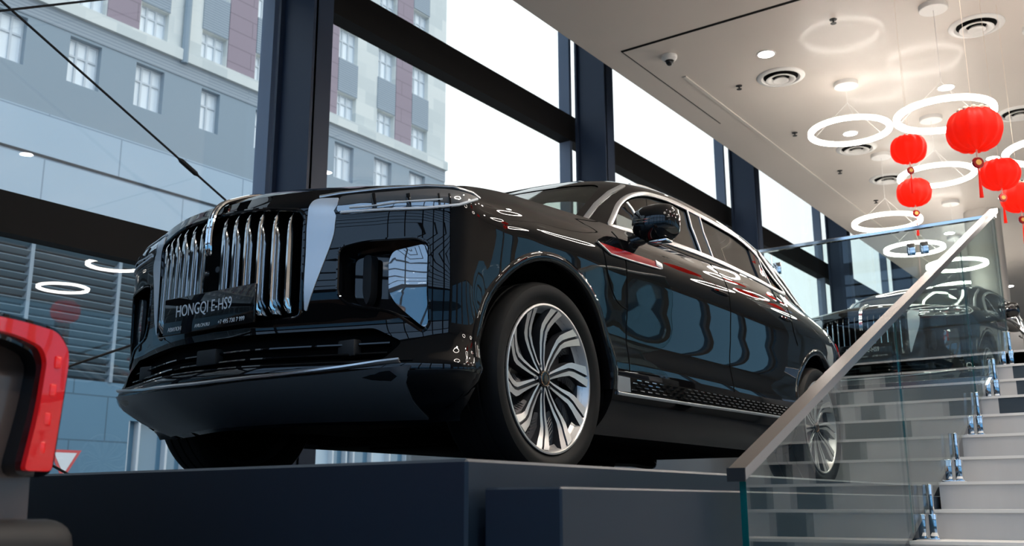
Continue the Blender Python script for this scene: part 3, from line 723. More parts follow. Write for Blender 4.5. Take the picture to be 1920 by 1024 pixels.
def line_on(surf, pts, caster, off=0.0, n=8):
    out = []
    for i in range(len(pts)-1):
        a, b = Vector(pts[i]), Vector(pts[i+1])
        for k in range(n+(i == len(pts)-2)):
            q = a.lerp(b, k/n); o, d = caster(q.x, q.y); loc, nn = surf.cast(o, d)
            if loc is not None and (not out or (out[-1]-loc-nn*off).length < .3): out.append(loc+nn*off)
    return out
def smooth2d(pts, n=6, closed=False):
    P = [Vector(p) for p in pts]; out = []; N = len(P)
    for i in range(N if closed else N-1):
        p0 = P[i-1] if (closed or i > 0) else P[0]; p1 = P[i]; p2 = P[(i+1) % N]; p3 = P[(i+2) % N] if closed else P[min(i+2, N-1)]
        for k in range(n):
            t = k/n; out.append(tuple(0.5*((2*p1)+(p2-p0)*t+(2*p0-5*p1+4*p2-p3)*t*t+(3*p1-p0-3*p2+p3)*t**3)))
    if not closed: out.append(tuple(P[-1]))
    return out

ARCH = ((0.0, .385), (-3.11, .385)); ARAD = .455
def build_car():
    root = empty('suv')
    tag(root, 'large black luxury SUV with chrome waterfall grille parked on the grey display platform', 'car')
    # reference surfaces
    wall = full(WALL, 5, 5); wb = bmesh_of(wall); bmesh.ops.recalc_face_normals(wb, faces=wb.faces)
    # hood / deck lid
    rw = refine(WALL, 5, 5); lid = []
    for col in rw:
        E = col[-1]; x = E.x
        xk = x if x < .2 else .2+(x-.2)*.93
        kk = Vector((max(min(xk, .60), -4.2), 0, E.z+.03+.045*max(0, min(1, (x-.3)/.35))))
        row = []
        for s_ in range(9):
            t = s_/8; row.append(Vector((E.x+(kk.x-E.x)*t, E.y*(1-t), E.z+(kk.z-E.z)*(1-(1-t)**2.2))))
        lid.append(row)
    ncut = [j for j, c in enumerate(rw) if c[-1].x < -.42][0]
    lidm = grid_mb(lid[:ncut+1]); lm = MB().join(lidm).join(lidm.mirror())
    rear = [j for j, c in enumerate(rw) if c[-1].x < -3.7][0]
    l2 = grid_mb(lid[rear:]); rd = MB().join(l2).join(l2.mirror())
    side = Surf(wb)
    hoodb = bmesh_of(lm); bmesh.ops.recalc_face_normals(hoodb, faces=hoodb.faces)
    if sum(f.normal.z for f in hoodb.faces) < 0: bmesh.ops.reverse_faces(hoodb, faces=hoodb.faces)
    hood = Surf(hoodb)
    gm = full(GREEN, 6, 6); gb = bmesh_of(gm); bmesh.ops.recalc_face_normals(gb, faces=gb.faces)
    if sum(f.normal.z*f.calc_area() for f in gb.faces) < 0: bmesh.ops.reverse_faces(gb, faces=gb.faces)
    gs = Surf(gb)
    # ---- lower body with openings
    solidify(wb, .035); me = bpy.data.meshes.new('wall'); wb.to_mesh(me); wb.free()
    cuts = []
    for ax, az in ARCH:
        n = 56; poly = [(ax+ARAD*1.02*cos(2*pi*k/n), -1.5, az+ARAD*sin(2*pi*k/n)) for k in range(n)]
        cuts.append(MB().prism(poly, (0, 3, 0)))
    GR = rounded([(-.415, .565), (.415, .565), (.42, .965), (.22, .992), (0, .998), (-.22, .992), (-.42, .965)], [.03, .03, .05, .3, .3, .3, .05], 5)
    cuts.append(MB().prism([(.5, y, z) for y, z in GR], (.6, 0, 0)))
    # corner air curtain openings
    def to_yz(pts):
        out = []
        for q in pts:
            l_, n_ = side.cast(*pixcast(*q))
            if l_ is not None: out.append((l_.y, l_.z))
        return out
    FO = rounded(to_yz([(634, 470), (680, 457), (784, 451), (805, 462), (806, 612), (794, 630), (735, 590), (655, 580), (632, 560)]), [.03, .04, .04, .03, .03, .03, .04, .05, .03], 4)
    for s in (1, -1): cuts.append(MB().prism([(.40, s*y, z) for y, z in FO], (.6, 0, 0)))
    LI = rounded([(-.68, .515), (.68, .515), (.79, .46), (.74, .395), (-.74, .395), (-.79, .46)], .02, 3)
    cuts.append(MB().prism([(.45, y, z) for y, z in LI], (.6, 0, 0)))
    me = boolean(me, cuts); keep_normals(me, side)
    body = link('body', me, M_paint, root, smooth=False)
    hm = bpy.data.meshes.new('hood'); solidify(hoodb, .012); hoodb.to_mesh(hm); hoodb.free(); keep_normals(hm, hood, 60)
    link('hood', hm, M_paint, root, smooth=False)
    rd.build('rear_deck', M_paint, root, 60, fix=True)
    # ---- greenhouse with window openings (side outlines in x,z)
    D1 = [(-.70, 1.172), (-.88, 1.325), (-1.02, 1.415), (-1.18, 1.465), (-1.45, 1.485), (-2.3, 1.475), (-2.62, 1.43), (-2.98, 1.245), (-2.9, 1.225), (-1.6, 1.215)]
    D2 = [(-2.80, 1.425), (-3.20, 1.36), (-3.62, 1.20), (-3.5, 1.18), (-3.12, 1.235)]
    D1r = rounded(D1, [.03, .2, .2, .2, .3, .2, .12, .03, .05, .3], 5); D2r = rounded(D2, [.05, .2, .03, .05, .05], 4)
    solidify(gb, .03); me = bpy.data.meshes.new('gh'); gb.to_mesh(me); gb.free()
    WS = rounded([(-.72, 1.11), (.72, 1.11), (.635, 1.50), (-.635, 1.50)], .06, 4)       # windscreen, in y,z
    RW = rounded([(-.50, 1.12), (.50, 1.12), (.42, 1.36), (-.42, 1.36)], .06, 4)
    cuts = [MB().prism([(x, -1.3, z) for x, z in D1r], (0, 2.6, 0)), MB().prism([(x, -1.3, z) for x, z in D2r], (0, 2.6, 0)),
            MB().prism([(-1.25, y, z) for y, z in WS], (1.5, 0, 0)), MB().prism([(-4.4, y, z) for y, z in RW], (1.0, 0, 0))]
    me = boolean(me, cuts); keep_normals(me, gs)
    link('roof_and_pillars', me, M_paint, root, smooth=False)
    # panes
    def scale2(poly, k, c=None):
        c = c or (sum(p[0] for p in poly)/len(poly), sum(p[1] for p in poly)/len(poly)); return [(c[0]+(p[0]-c[0])*k, c[1]+(p[1]-c[1])*k) for p in poly]
    def clip(poly, a, b):
        out = []
        for lo, s in ((a, 1), (b, -1)):
            src = poly if s == 1 else out; res = []
            for i in range(len(src)):
                p, q = src[i-1], src[i]; ip, iq = (p[0]-lo)*s >= 0, (q[0]-lo)*s >= 0
                if ip != iq: t = (lo-p[0])/(q[0]-p[0]); res.append((lo, p[1]+(q[1]-p[1])*t))
                if iq: res.append(q)
            out = res
        return out
    big = scale2(D1r, 1.01)
    for nm, poly, mt in (('front_side_window', clip(big, -1.66, -.5), M_sglass), ('rear_side_window', clip(big, -2.52, -1.69), M_pglass),
                         ('quarter_window', clip(big, -3.2, -2.55), M_pglass), ('rear_quarter_window', scale2(D2r, 1.02), M_pglass)):
        a = patch(gs, poly, xz_cast, -.006, .004, .08); b = a.mirror()
        a.build(nm, mt, root, 60); b.build(nm, mt, root, 60)
    patch(gs, scale2(WS, 1.03), yz_cast, -.003, .005, .09).build('windscreen', M_wglass, root, 60)
    patch(gs, scale2(RW, 1.03), lambda y, z: (Vector((-6, y, z)), Vector((1, 0, 0))), -.003, .005, .09).build('rear_window', M_pglass, root, 60)
    both = lambda mb: MB().join(mb).join(mb.mirror())
    # pillars between the panes, chrome surround
    for nm, xa, xb, za, zb in (('b_pillar_trim', -1.60, -1.74, 1.21, 1.49), ('c_pillar_trim', -2.46, -2.60, 1.215, 1.46)):
        a = patch(gs, [(xa, za), (xb, za), (xb-.01, zb), (xa-.01, zb)], xz_cast, .002, .012, .06)
        a.build(nm, M_pblack, root, 60); a.mirror().build(nm, M_pblack, root, 60)
    def ribbon(surf, pts, caster, wdt, off, th=.006, n=6, closed=False):
        """flat trim strip following a surface"""
        P = []
        L = [Vector(p) for p in pts]
        if closed: L = L+[L[0]]
        for i in range(len(L)-1):
            for k in range(n):
                q = L[i].lerp(L[i+1], k/n); o, d = caster(q.x, q.y); loc, nn = surf.cast(o, d)
                if loc is not None: P.append((loc, nn))
        if not closed:
            o, d = caster(L[-1].x, L[-1].y); loc, nn = surf.cast(o, d)
            if loc is not None: P.append((loc, nn))
        mb = MB(); vs = []; N = len(P)
        for i, (p, nn) in enumerate(P):
            a = P[(i-1) % N][0] if (closed or i > 0) else p; b = P[(i+1) % N][0] if (closed or i < N-1) else p
            t = (b-a).normalized(); s_ = nn.cross(t).normalized()*wdt/2
            for c, o in ((-1, off-th), (-1, off), (-.55, off+.3*th), (.55, off+.3*th), (1, off), (1, off-th)): vs.append(p+s_*c+nn*o)
        fs = []
        for i in range(N if closed else N-1):
            j = (i+1) % N
            for k in range(5): fs.append((i*6+k, i*6+k+1, j*6+k+1, j*6+k))
        if not closed: fs += [(0, 5, 4, 3, 2, 1), tuple((N-1)*6+k for k in range(6))]
        mb.add(vs, fs); return mb
    for nm, poly in (('window_chrome', D1r), ('rear_quarter_chrome', D2r)):
        a = ribbon(gs, poly, xz_cast, .026, .006, n=2, closed=True)
        a.build(nm, M_satin, root, 40, fix=True); a.mirror().build(nm, M_satin, root, 40, fix=True)
    # divider bar of the small front triangle + B pillar chrome edges
    for xs in (((-.965, 1.36), (-.985, 1.19)), ((-1.605, 1.49), (-1.60, 1.21)), ((-1.755, 1.49), (-1.75, 1.215)), ((-2.62, 1.44), (-2.66, 1.22))):
        a = ribbon(gs, xs, xz_cast, .018 if xs[0][0] > -1 else .010, .006, n=5)
        a.build('window_bar', M_satin, root, 40, fix=True); a.mirror().build('window_bar', M_satin, root, 40, fix=True)
    # broad chrome D pillar blade
    a = ribbon(gs, [(-2.70, 1.47), (-2.95, 1.36), (-3.20, 1.21)], xz_cast, .05, .006, n=5); a.build('pillar_blade', M_satin, root, fix=True); a.mirror().build('pillar_blade', M_satin, root, fix=True)
    # windscreen side strips and roof rails
    ws = [(1092, 424), (1100, 412), (1118, 388), (1143, 366), (1168, 353)]
    a = ribbon(gs, ws, pixcast, .026, .006); a.build('windscreen_strip', M_satin, root, fix=True); a.mirror().build('windscreen_strip', M_satin, root, fix=True)
    rail = []
    for x, y in ((-1.30, .63), (-1.45, .64), (-1.8, .65), (-2.2, .645), (-2.6, .63), (-3.0, .60), (-3.3, .565), (-3.45, .53)):
        loc, nn = gs.cast((x, y, 3), (0, 0, -1)); rail.append(loc+nn*(.012 if -3.4 < x < -1.35 else .002))
    a = MB().tube(smooth2d(rail, 4), .013, 8); a.build('roof_rail', M_satin, root); a.mirror().build('roof_rail', M_satin, root)
    # ---- wheel arch lips, liners
    for ax, az in ARCH:
        P = []
        for k in range(41):
            t = R(-28)+(R(208)+R(0))*k/40; x, z = ax+(ARAD+.028)*1.02*cos(t), az+(ARAD+.028)*sin(t)
            if z < .19: continue
            loc, nn = side.cast((x, 2, z), (0, -1, 0))
            if loc is not None: P.append((Vector((loc.x, loc.y, loc.z)), Vector((0, 1, 0)), t))
        mb = MB(); vs = []
        for loc, nn, t in P:
            er = Vector((cos(t), 0, sin(t)))
            for dr, dn in ((-.036, -.05), (-.033, -.002), (-.027, .005), (-.010, .006), (.004, .004), (.010, -.003)): vs.append(loc+er*dr+nn*dn)
        N = len(P); mb.add(vs, [(i*6+k, i*6+k+1, (i+1)*6+k+1, (i+1)*6+k) for i in range(N-1) for k in range(5)])
        mb.build('wheel_arch_lip', M_paint, root, 60, fix=True); mb.mirror().build('wheel_arch_lip', M_paint, root, 60, fix=True)
        n = 40
        for s in (1, -1):
            Lr = MB()
            prof = [(x_, y_) for x_, y_ in ((ARAD+.012, .93), (ARAD+.012, .60), (.05, .60))]
            M = Matrix.Translation((ax, 0, az)) @ Matrix.Rotation(R(90), 4, 'X')
            Lr.lathe([(r_, -s*h) for r_, h in prof], M, n, 0, R(-6), R(190))
            Lr.build('wheel_liner', M_void, root, fix=False)
    # ---- underbody
    ub = MB().rbox((-1.55, 0, .255), (1.02, .86, .055), .02).rbox((-3.72, 0, .33), (.28, .62, .06), .02).rbox((.28, 0, .30), (.30, .50, .07), .02)
    ub.rbox((-1.5, 0, .215), (.9, .55, .03), .01).rbox((0, 0, .36), (.09, .62, .06), .02).rbox((-3.11, 0, .38), (.09, .62, .06), .02).rbox((-2.0, 0, .45), (1.9, .60, .2), .02)
    ub.build('underbody', M_void, root)
    # ---- front: grille recess, bars, frame
    gp = patch(side, rounded([(-.43, .555), (.43, .555), (.435, .98), (0, 1.005), (-.435, .98)], [.02, .02, .05, .4, .05], 4), yz_cast, -.075, .01, .08)
    gp.build('grille_backing', M_void, root, 60)
    P3 = [side.cast((3, y, z), (-1, 0, 0))[0] for y, z in GR]
    MB().tube(P3, .008, 8, closed=True).build('grille_frame', M_pblack, root)
    for s in (1, -1):
        for y in (.065, .125, .185, .245, .305, .365):
            mb = MB(); prof = []
            zt = .985-.03*(y/.42)**3; zb = .585
            n = 14; vs = []; xm = side.cast((3, s*y, .72), (-1, 0, 0))[0].x
            for k in range(n+1):
                z = zb+(zt-zb)*k/n; loc = Vector((xm+.002-.004*((z-.70)/.3)**2*(1 if z > .7 else .4), s*y, z))
                wd = .0085*(1 if k < n-2 else (.75 if k < n else .2)); fr = (.012, .011, .006, -.010)[max(0, k-n+3)]
                if k == 0: fr = -.01
                for dy, dx in ((-wd*1.5, -.075), (-wd*1.25, -.01), (-wd*.5, fr), (wd*.5, fr), (wd*1.25, -.01), (wd*1.5, -.075)): vs.append(loc+Vector((dx, dy, 0)))
            fs = [(i*6+k, i*6+k+1, (i+1)*6+k+1, (i+1)*6+k) for i in range(n) for k in range(5)]+[(5, 4, 3, 2, 1, 0), tuple(n*6+k for k in range(6))]
            mb.add(vs, fs).build('grille_bar', M_chrome, root, 50, fix=True)
    # crest blade that runs from the bonnet down the grille
    cr = []
    for x in (-.35, 0, .3, .5, .64): loc, nn = hood.cast((x, 0, 3), (0, 0, -1)); cr.append(loc+Vector((0, 0, .012)))
    for k, t in enumerate((0, .35, .7, 1)):
        pass
    cr += [Vector((.79, 0, 1.075)), Vector((.848, 0, 1.035)), Vector((.876, 0, .98)), Vector((.886, 0, .90)), Vector((.880, 0, .835))]
    cr = smooth2d(cr, 6)
    for o, wd in ((.0, .009), ):
        a = MB().tube([(x, y+.009, z) for x, y, z in cr], [.009]*(len(cr)-3)+[.008, .006, .003], 8).tube([(x, y-.009, z) for x, y, z in cr], [.009]*(len(cr)-3)+[.008, .006, .003], 8)
        a.build('crest_strip', M_chrome, root)
    MB().lathe([(.001, .012), (.012, .012), (.014, .002), (.016, -.01)], Matrix.Translation((.825, 0, .79)) @ Matrix.Rotation(R(90), 4, 'Y'), 20).build('front_camera', M_lens, root)
    # plate
    px0, pz0, pw, ph = .890, .619, .262, .072
    pl = empty('registration_plate'); pl.parent = root; tag(pl, 'black plate lettered with white model name')
    MB().rbox((px0-.006, .025, pz0), (.006, pw, ph), .003).build('plate_panel', M_pblack, pl)
    def text(s_, size, y, z, mat, name='lettering', x=px0+.0008, sx_=.9):
        c = bpy.data.curves.new('t', 'FONT'); c.body = s_; c.size = size; c.extrude = .0006; c.align_x = 'CENTER'; c.align_y = 'CENTER'; c.resolution_u = 3
        o = bpy.data.objects.new('t', c); COL.objects.link(o); dg = bpy.context.evaluated_depsgraph_get()
        m_ = bpy.data.meshes.new_from_object(o.evaluated_get(dg)); bpy.data.objects.remove(o, do_unlink=True)
        m_.transform(Matrix(((0, 0, 1, x), (sx_, 0, 0, y), (0, 1, 0, z), (0, 0, 0, 1))))
        return link(name, m_, mat, pl, smooth=False)
    text('HONGQI E-HS9', .064, .0, pz0+.014, M_white, sx_=.74)
    text('АВИЛОН', .021, -.165, pz0-.052, M_white); text('AVILON.RU', .019, .0, pz0-.052, M_white); text('+7 495 730 7 999', .023, .165, pz0-.052, M_white)
    # silver panels beside the grille
    sp = rounded(to_yz([(580, 394), (588, 383), (600, 379), (636, 378), (628, 440), (619, 468), (575, 590), (571, 588), (574, 480)]), [.01, .01, .01, .005, .03, .03, .004, .004, .02], 4)
    a = patch(side, sp, yz_cast, .004, .01, .05); a.build('silver_panel', M_spanel, root, 60); a.mirror().build('silver_panel', M_spanel, root, 60)
    # headlamps: outline read in y,z for the front part and continued round the flank
    HL = [(639, 407), (637, 381), (652, 373), (720, 367), (800, 361), (850, 363), (880, 371), (897, 380), (885, 386), (860, 393), (800, 399), (720, 402)]
    HLr = smooth2d(HL, 3, True)
    a = patch(side, HLr, pixcast, .003, .02, 6); a.build('headlamp_lens', M_lens, root, 60); a.mirror().build('headlamp_lens', M_lens, root, 60)
    a = ribbon(side, [(640, 405), (720, 400), (800, 397), (860, 391), (893, 381)], pixcast, .009, .008); a.build('headlamp_strip', M_white, root, fix=True); a.mirror().build('headlamp_strip', M_white, root, fix=True)
    a = ribbon(side, [(656, 396), (700, 393), (745, 386), (830, 381)], pixcast, .006, .007); a.build('daylight_strip', M_white, root, fix=True); a.mirror().build('daylight_strip', M_white, root, fix=True)
    for qx in (700, 765, 822, 842):
        a = ribbon(side, [(qx, 371), (qx+3, 398)], pixcast, .016 if qx < 800 else .008, .006); a.build('lamp_divider', M_pblack, root, fix=True); a.mirror().build('lamp_divider', M_pblack, root, fix=True)
    a = ribbon(side, [(600, 376), (640, 369), (720, 360), (800, 355), (850, 357), (885, 368), (899, 379)], pixcast, .012, .005); a.build('headlamp_brow', M_satin, root, fix=True); a.mirror().build('headlamp_brow', M_satin, root, fix=True)
    # air curtain: cavity, lamp lens, inner blade
    for s in (1, -1):
        cav = MB()
        inner = []
        for y, z in FO:
            loc, nn = side.cast((3, y, z), (-1, 0, 0)); inner.append((loc, Vector((loc.x-.10-.05*(y-.6), y*.985, z))))
        n = len(inner); vs = [a_ for a_, b_ in inner]+[b_ for a_, b_ in inner]
        cav.add(vs, [(i, (i+1) % n, n+(i+1) % n, n+i) for i in range(n)]+[tuple(range(n, 2*n))])
        cv = cav if s == 1 else cav.mirror(); cv.build('air_curtain', M_pblack, root, 40)
        fr = [side.cast((3, y, z), (-1, 0, 0))[0] for y, z in FO]; m2 = MB().tube(fr, .006, 6, closed=True)
        (m2 if s == 1 else m2.mirror()).build('air_curtain_frame', M_pblack, root)
        LN = rounded(to_yz([(724, 492), (733, 474), (791, 461), (801, 461), (801, 615), (791, 617), (741, 579), (724, 554)]), [.03, .03, .02, .01, .02, .02, .03, .03], 4)
        a = patch(side, LN, yz_cast, -.022, .015, .05); (a if s == 1 else a.mirror()).build('fog_lamp_lens', M_lens, root, 60)
        a = MB().prism([(.63, y, z) for y, z in rounded([(.60, .79), (.64, .79), (.64, .64), (.62, .60), (.60, .65)], .02, 3)], (.035, 0, 0)); (a if s == 1 else a.mirror()).build('air_duct_blade', M_matblack, root)
    # lower intake, slats, radar, splitter, skid plate
    bk = patch(side, [(-.80, .385), (.80, .385), (.82, .46), (.70, .525), (-.70, .525), (-.82, .46)], yz_cast, -.06, .01, .1); bk.build('lower_intake', M_void, root, 60)
    for z in (.43, .465):
        a = ribbon(side, [(-.74, z), (0, z), (.74, z)], yz_cast, .010, -.02, .02, n=14); a.build('intake_slat', M_pblack, root, fix=True)
    MB().rbox((.845, 0, .448), (.02, .055, .03), .006).build('radar_module', M_matblack, root)
    for s in (1, -1): MB().rbox((.70, s*.58, .448), (.02, .04, .03), .006).build('intake_block', M_matblack, root)
    a = ribbon(side, [(y, .350+.06*abs(y)**2) for y in (-.80, -.6, -.4, -.2, 0, .2, .4, .6, .80)], yz_cast, .012, .012, .02, n=3); a.build('chin_strip', M_satin, root, fix=True)
    a = patch(side, [(-.74, .215), (.74, .215), (.84, .37), (.5, .352), (0, .336), (-.5, .352), (-.84, .37)], yz_cast, .008, .015, .06); a.build('skid_plate', M_chin, root, 60)
    a = ribbon(side, [(y, .392) for y in (-.84, -.6, -.3, 0, .3, .6, .84)], yz_cast, .008, .004, n=4); a.build('bumper_edge', M_pblack, root, fix=True)
    # ---- flank: sill chrome, mesh panel, silver end, seams, side marker
    for s in (1, -1):
        f = (lambda mb: mb) if s == 1 else (lambda mb: mb.mirror())
        f(ribbon(side, [(-.50, .372), (-1.2, .378), (-1.9, .388), (-2.62, .398)], xz_cast, .014, .008)).build('sill_chrome', M_satin, root, fix=True)
        f(patch(side, [(-.485, .445), (-.60, .445), (-.615, .385), (-.50, .38)], xz_cast, .004, .008, .05)).build('sill_end_plate', M_satin, root, 60)
        f(patch(side, [(-.605, .448), (-2.48, .462), (-2.62, .405), (-.62, .388)], xz_cast, .003, .008, .07)).build('sill_mesh_panel', M_void, root, 60)
        ms = MB()
        for r_ in range(4):
            x = -.64-(r_ % 2)*.035
            while x > -2.45+r_*-.03:
                z = .396+.0145*r_+(x+.64)*-.0085; loc, nn = side.cast((x, 2, z), (0, -1, 0)); ms.rbox((loc.x, loc.y+.006, loc.z), (.020, .003, .0022), 0); x -= .07
        f(ms).build('sill_mesh', M_chrome, root, smooth=False)
        for pts in ([(-.56, 1.10), (-.585, .9), (-.60, .7), (-.60, .47)], [(-1.67, 1.17), (-1.69, .9), (-1.69, .7), (-1.70, .48)], [(-.36, 1.01), (-.42, .86), (-.50, .77), (-.60, .745)], [(-2.6, 1.15), (-2.62, .95), (-2.7, .85)],):
            P = line_on(side, smooth2d(pts, 5), xz_cast, -.0005, 2)
            f(MB().tube(P, .0035, 5)).build('panel_seam', M_void, root)
        mk = [(1120, 459), (1180, 479), (1232, 497), (1241, 504), (1236, 509), (1180, 493), (1145, 481)]
        f(patch(side, mk, pixcast, .005, .008, 5)).build('fender_marker', M_red, root, 50)
        f(ribbon(side, [(1118, 459), (1143, 482), (1180, 494), (1236, 510)], pixcast, .007, .009)).build('marker_chrome', M_satin, root, fix=True)
        f(ribbon(side, [(1228, 498), (1240, 505)], pixcast, .028, .006)).build('marker_tip', M_satin, root, fix=True)
        for hx in (-1.48, -2.42):
            hp = []; 
            for k in range(5): loc, nn = side.cast((hx-.05*k*.9, 2, .985), (0, -1, 0)); hp.append(loc+nn*.004)
            f(MB().tube(hp, [.006, .010, .011, .010, .006], 8)).build('door_handle', M_paint, root)
        # tail lamp
        f(patch(side, rounded([(-3.72, 1.0), (-4.03, 1.03), (-4.03, .93), (-3.75, .95)], .02, 3), xz_cast, .004, .01, .05)).build('tail_lamp', M_lampred, root, 60)
    # door mirrors
    for s in (1, -1):
        mb = MB()
        # shell: lofted rounded housing, long axis along y
        prof = [(0, .60), (.02, .85), (.06, .98), (.12, 1.0), (.165, .92), (.195, .66), (.202, .3)]
        rings = []
        for d, k in prof:
            c = Vector((-.765-.02*d/.2, 0.955+d, 1.165)); rings.append([c+Vector((.070*k*cos(t)*(1.25 if cos(t) > 0 else .75), 0, .092*k*(abs(sin(t))**.8)*(1 if sin(t) > 0 else -1))) for t in [2*pi*q/20 for q in range(20)]])
        vs = [v for r_ in rings for v in r_]; fs = [(i*20+k, i*20+(k+1) % 20, (i+1)*20+(k+1) % 20, (i+1)*20+k) for i in range(len(rings)-1) for k in range(20)]+[tuple(range(19, -1, -1)), tuple(6*20+k for k in range(20))]
        mb.add(vs, fs); mb = mb if s == 1 else mb.mirror(); o = mb.build('mirror_shell', M_pblack, root, 50, fix=True)
        st = MB().tube([(-.72, .88, 1.09), (-.73, .94, 1.085), (-.75, .985, 1.10), (-.765, 1.01, 1.13)], [.03, .03, .03, .03], 12); (st if s == 1 else st.mirror()).build('mirror_stalk', M_pblack, root)
        tr_ = MB().tube([(-.683-.0006*k*k, .985+.16*k/8, 1.172) for k in range(9)], .003, 6).tube([(-.684-.0006*k*k, .985+.16*k/8, 1.160) for k in range(9)], .002, 6)
        (tr_ if s == 1 else tr_.mirror()).build('mirror_indicator', M_chrome, root)
        lt = MB().rbox((-.76, 1.075, 1.074), (.030, .045, .006), .003); (lt if s == 1 else lt.mirror()).build('mirror_lamp', M_chrome, root)
    # interior
    it = MB().rbox((-.62, 0, 1.05), (.22, .70, .06), .05); it.build('dashboard', M_matblack, root)
    for y in (.40, -.40):
        for x in (-1.45, -2.35):
            se = empty('seat'); se.parent = root
            MB().rbox((x, y, .82), (.26, .25, .08), .06).build('cushion', M_leather, se)
            MB().rbox((x-.30, y, 1.06), (.07, .24, .24), .06, Matrix.Rotation(R(-12), 4, 'Y')).build('seat_back', M_leather, se)
            MB().rbox((x-.37, y, 1.37), (.05, .13, .085), .045, Matrix.Rotation(R(-8), 4, 'Y')).build('headrest', M_leather, se)
    sw = MB(); M = Matrix.Translation((-.90, .40, 1.10)) @ Matrix.Rotation(R(65), 4, 'Y')
    sw.tube([M @ Vector((.18*cos(t), .18*sin(t), 0)) for t in [2*pi*k/28 for k in range(28)]], .014, 8, closed=True); sw.tube([M @ Vector((-.17, 0, 0)), M @ Vector((.17, 0, 0))], .015); sw.build('steering_wheel', M_matblack, root)
    MB().rbox((-1.9, 0, .72), (1.3, .82, .03), .01).build('cabin_floor', M_matblack, root)
    return root

def build_wheel(root, x, y, z, s, R_t=.378, spin=0.0):
    """s=+1 wheel face looks to +y"""
    wh = empty('wheel'); wh.parent = root; wh.location = (x, y, z)
    # local frame: axis = Y ; lathe axis Z -> Y
    A = Matrix.Rotation(R(-90), 4, 'X') if s > 0 else Matrix.Rotation(R(90), 4, 'X')
    # tyre: h measured outward (h=0 at the face)
    rr = .287
    tp = [(rr, -.205), (rr+.012, -.245), (.33, -.262), (.360, -.262), (R_t-.008, -.250), (R_t, -.225), (R_t, -.19), (R_t-.006, -.188), (R_t-.006, -.178), (R_t, -.176), (R_t, -.13), (R_t-.006, -.128), (R_t-.006, -.118), (R_t, -.116),
          (R_t, -.075), (R_t-.006, -.073), (R_t-.006, -.063), (R_t, -.061), (R_t, -.035), (R_t-.008, -.010), (.360, .003), (.345, .006), (.33, .006), (.318, .003), (rr+.012, -.008), (rr+.004, -.014), (rr-.004, -.03)]
    MB().lathe(tp, A, 96).build('tyre', M_tire, wh, 40)
    MB().lathe([(rr+.004, -.010), (rr+.003, -.004), (rr-.004, -.003), (rr-.010, -.010), (rr-.016, -.03), (rr-.03, -.045)], A, 96).build('rim_edge', M_rim, wh, 50)
    MB().lathe([(rr-.016, -.03), (rr-.03, -.06), (rr-.035, -.15), (rr-.012, -.205), (rr, -.21)], A, 64).build('rim_barrel', M_rimdark, wh, 50)
    MB().lathe([(.04, -.172), (.262, -.172), (.262, -.180), (.04, -.180)], A, 40).build('added_dark_disc', M_void, wh)  # black disc added to darken the inside of the wheel
    disc = MB().lathe([(.05, -.135), (.195, -.135), (.195, -.155), (.05, -.155)], A, 48)
    disc.lathe([(.05, -.10), (.085, -.10), (.09, -.135)], A, 32); disc.build('brake_disc', M_disc, wh)
    MB().rbox((.14 if x < -1 else -.14, 0, .06), (.045, .045, .10), .015).xf(Matrix.Translation((0, -s*.125, 0))).build('brake_caliper', M_matblack, wh)
    # spokes: u radial, v clockwise seen from outside
    def spoke_pt(ang, u, v, h):
        # angle measured clockwise from up when seen from outside
        ax = Vector((sin(ang), 0, cos(ang))); tx = Vector((cos(ang), 0, -sin(ang)))
        p = ax*u+tx*v
        # outside view of +y face: the viewer sees +x on the left -> clockwise = towards -x
        return Vector((-p.x*s, s*h, p.z))
    prof = [(.030, -.012, .012), (.08, -.016, .014), (.14, -.021, .018), (.185, -.026, .024), (.212, -.024, .040), (.238, -.012, .062), (.262, .000, .084), (.275, .006, .098)]
    hh = [-.040, -.044, -.042, -.036, -.030, -.022, -.012, -.008]
    dark = MB()
    for k in range(10):
        a0 = 2*pi*k/10+spin; mb = MB(); vs = []
        off = 0
        for (u, v1, v2), h in zip(prof, hh):
            cw = (v2-v1); g = .0035
            # cross-section: left land, centre groove, right land, sides going back
            c = v1+cw*.5
            pts = [(v1-.004, h-.035), (v1, h), (c-g-.003, h+.001), (c-g+.001, h-.007), (c+g-.001, h-.007), (c+g+.003, h+.001), (v2, h), (v2+.004, h-.035)]
            for v, hh_ in pts: vs.append(spoke_pt(a0, u if abs(v) < .03 else sqrt(max(u*u-.3*v*v, .001)), v, hh_))
        N = len(prof); mb.add(vs, [(i*8+j, i*8+j+1, (i+1)*8+j+1, (i+1)*8+j) for i in range(N-1) for j in range(7)])
        mb.m = [(1 if j in (2, 3, 4, 0, 6) else 0) for i in range(N-1) for j in range(7)]
        mb.build('spoke', [M_rim, M_rimdark], wh, 30, fix=True)
        # dark web beside each spoke
        web = []
        for (u, v1, v2) in ((.13, .014, .03), (.175, .017, .05), (.205, .03, .075), (.235, .056, .105), (.262, .085, .125), (.272, .09, .13)):
            web.append((spoke_pt(a0, u, v1, -.05), spoke_pt(a0, u, v2, -.062)))
        w_ = [p for q in web for p in q]; dark.add(w_, [(2*i, 2*i+1, 2*i+3, 2*i+2) for i in range(5)])
        for q in range(9):
            u = .15+.013*q; dark.tube([spoke_pt(a0, u, .02+.004*q, -.055), spoke_pt(a0, u+.012, .05+.006*q, -.058)], .0022, 5)
    dark.build('aero_insert', M_rimdark, wh, 40)
    hub = MB().lathe([(.034, -.050), (.034, -.036), (.030, -.030), (.001, -.029)], A, 40); hub.build('hub_cap', M_pblack, wh)
    MB().lathe([(.030, -.0305), (.029, -.0275), (.026, -.0275), (.025, -.0300)], A, 40).build('hub_ring', principled('gold_ring', (.55, .28, .16), .2, 1.0) if 'gold_ring' not in bpy.data.materials else bpy.data.materials['gold_ring'], wh)
    em = MB()
